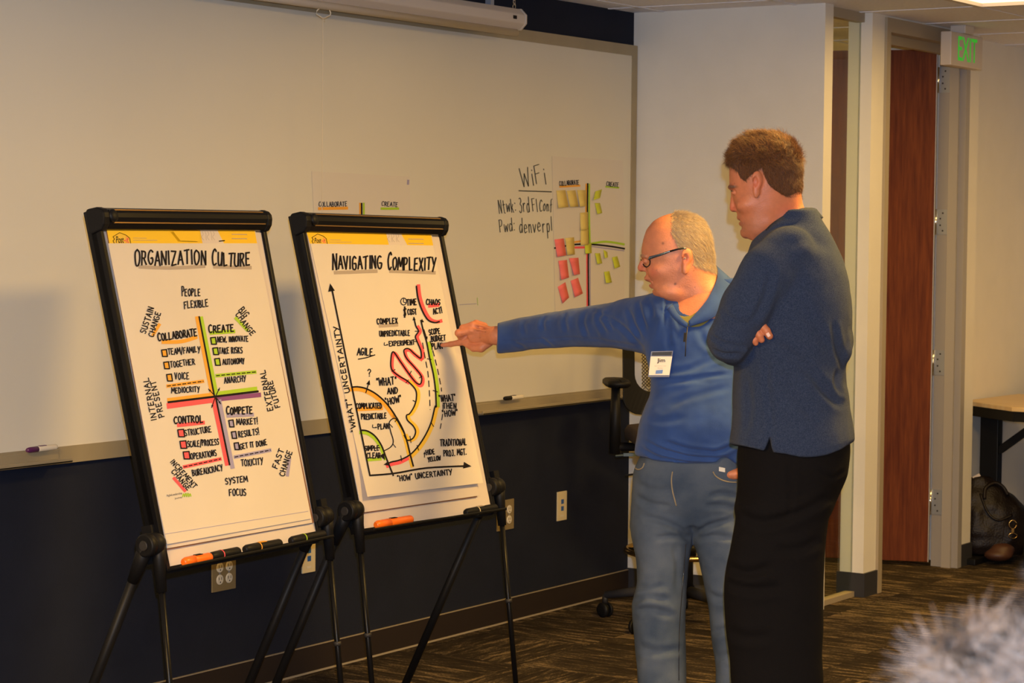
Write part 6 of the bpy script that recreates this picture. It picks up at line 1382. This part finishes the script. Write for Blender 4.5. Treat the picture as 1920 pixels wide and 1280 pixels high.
# dark jacket hanging at the edge of the alcove
g2 = Fig(g.z0+.1); dj_ = combine([g2.ell((1815, 810, 0), (12, 34, 16)), g2.ell((1812, 900, 0), (10, 60, 14))], 10*g2.u)
# baggage on the floor: brown pouch in front of the satchel
fp_ = combine([g.ell((1872, 1040, 62), (26, 12, 22)), g.ell((1880, 1030, 60), (22, 12, 18))], 6*u); lo, hi = box_px(g, 1840, 1910, 1010, 1060, 30, 95); v_, f_ = surfnet(fp_, lo, hi, .006)
wv = v_ @ M+CO; v_ = (np.column_stack([wv[:, 0], wv[:, 1], np.maximum(wv[:, 2], .002)])-CO) @ M.T
ob = thing('leather_pouch', g.Wp(1872, 1048, 62), 'small brown leather pouch lying on the carpet in front of the satchel', 'bag'); make_mesh('pouch_body', [(v_, f_)], mat('brown_leather', (.06, .022, .012), .5), ob, g)

# ------------------------------------------------------------------ blurred grey head of a seated listener, close to the camera
H_ = Fig(1.5); u = H_.u
lp = thing('person', H_.Wp(1950, 1700, 0), 'out-of-focus tousled grey hair of a seated listener in the bottom right foreground', 'person'); lp.location.z = 0
def lhead(p):
    r = H_.ell((1958, 1432, 0), (190, 205, 235))(p); r = smin(r, H_.ell((2010, 1275, 0), (125, 100, 150))(p), 30*u); r = smin(r, H_.chain([(1950,1560,0),(1950,1760,0),(1950,1900,0)], [150,150,200], 20)(p), 30*u)
    r = smin(r, H_.chain([(1600,1960,0),(2320,1960,0)], [130,130], 5)(p), 60*u); return smin(r, H_.loft([(1900,1560,2360,0,260),(2600,1600,2320,0,280)])(p), 50*u)
lo, hi = box_px(H_, 1420, 2480, 1110, 2640, -310, 310); v_, f_ = surfnet(lhead, lo, hi, .010)
make_mesh('body', [(v_, f_)], MT['skin'], lp, H_, lambda v: np.tile([.20, .075, .035], (len(v), 1)))
def lcl(p): return smax(lhead(p)-14*u, -(p[..., 1]-H_.P(0, 1830, 0)[1]), 5*u)
v2, f2 = surfnet(lcl, lo, hi, .012); make_mesh('grey_jumper', [(v2, f2)], MT['base_grey'], lp, H_)
N = vnormals(v_, f_); N = N if (N[:, 2]*(v_[:, 2]-1.5)).mean() > 0 else -N
pt, nn = region_pts(v_, f_, N, 7000, lambda q, c, n: (q[:, 1] < 1500) & ~((q[:, 0] > 1890) & (q[:, 1] < 1215)))
R0 = pt @ M+CO; NW = nn @ M; lock = np.floor(pt*34); hsh = np.sin(lock @ np.array([12.9, 78.2, 37.7]))*43758.5; hsh = (hsh-np.floor(hsh))
ldir = np.stack([np.sin(hsh*61), np.sin(hsh*97+2), np.sin(hsh*33+4)], 1)
ldir = ldir-M[0]*.8+np.array([0, 0, .25]); ldir = ldir-NW*(NW*ldir).sum(1)[:, None]*.9; D = NW*.38+ldir*.85+rng.normal(0, .07, NW.shape); g_ = hsh[:, None]**1.2
strands('hair', R0, D, .034+.030*rng.random(len(pt)), .0010, MT['hairmat'], lp, .45, np.array([[.012, .008, .006]])*(1-g_)+np.array([[.31, .22, .168]])*g_, nseg=4)
N = None
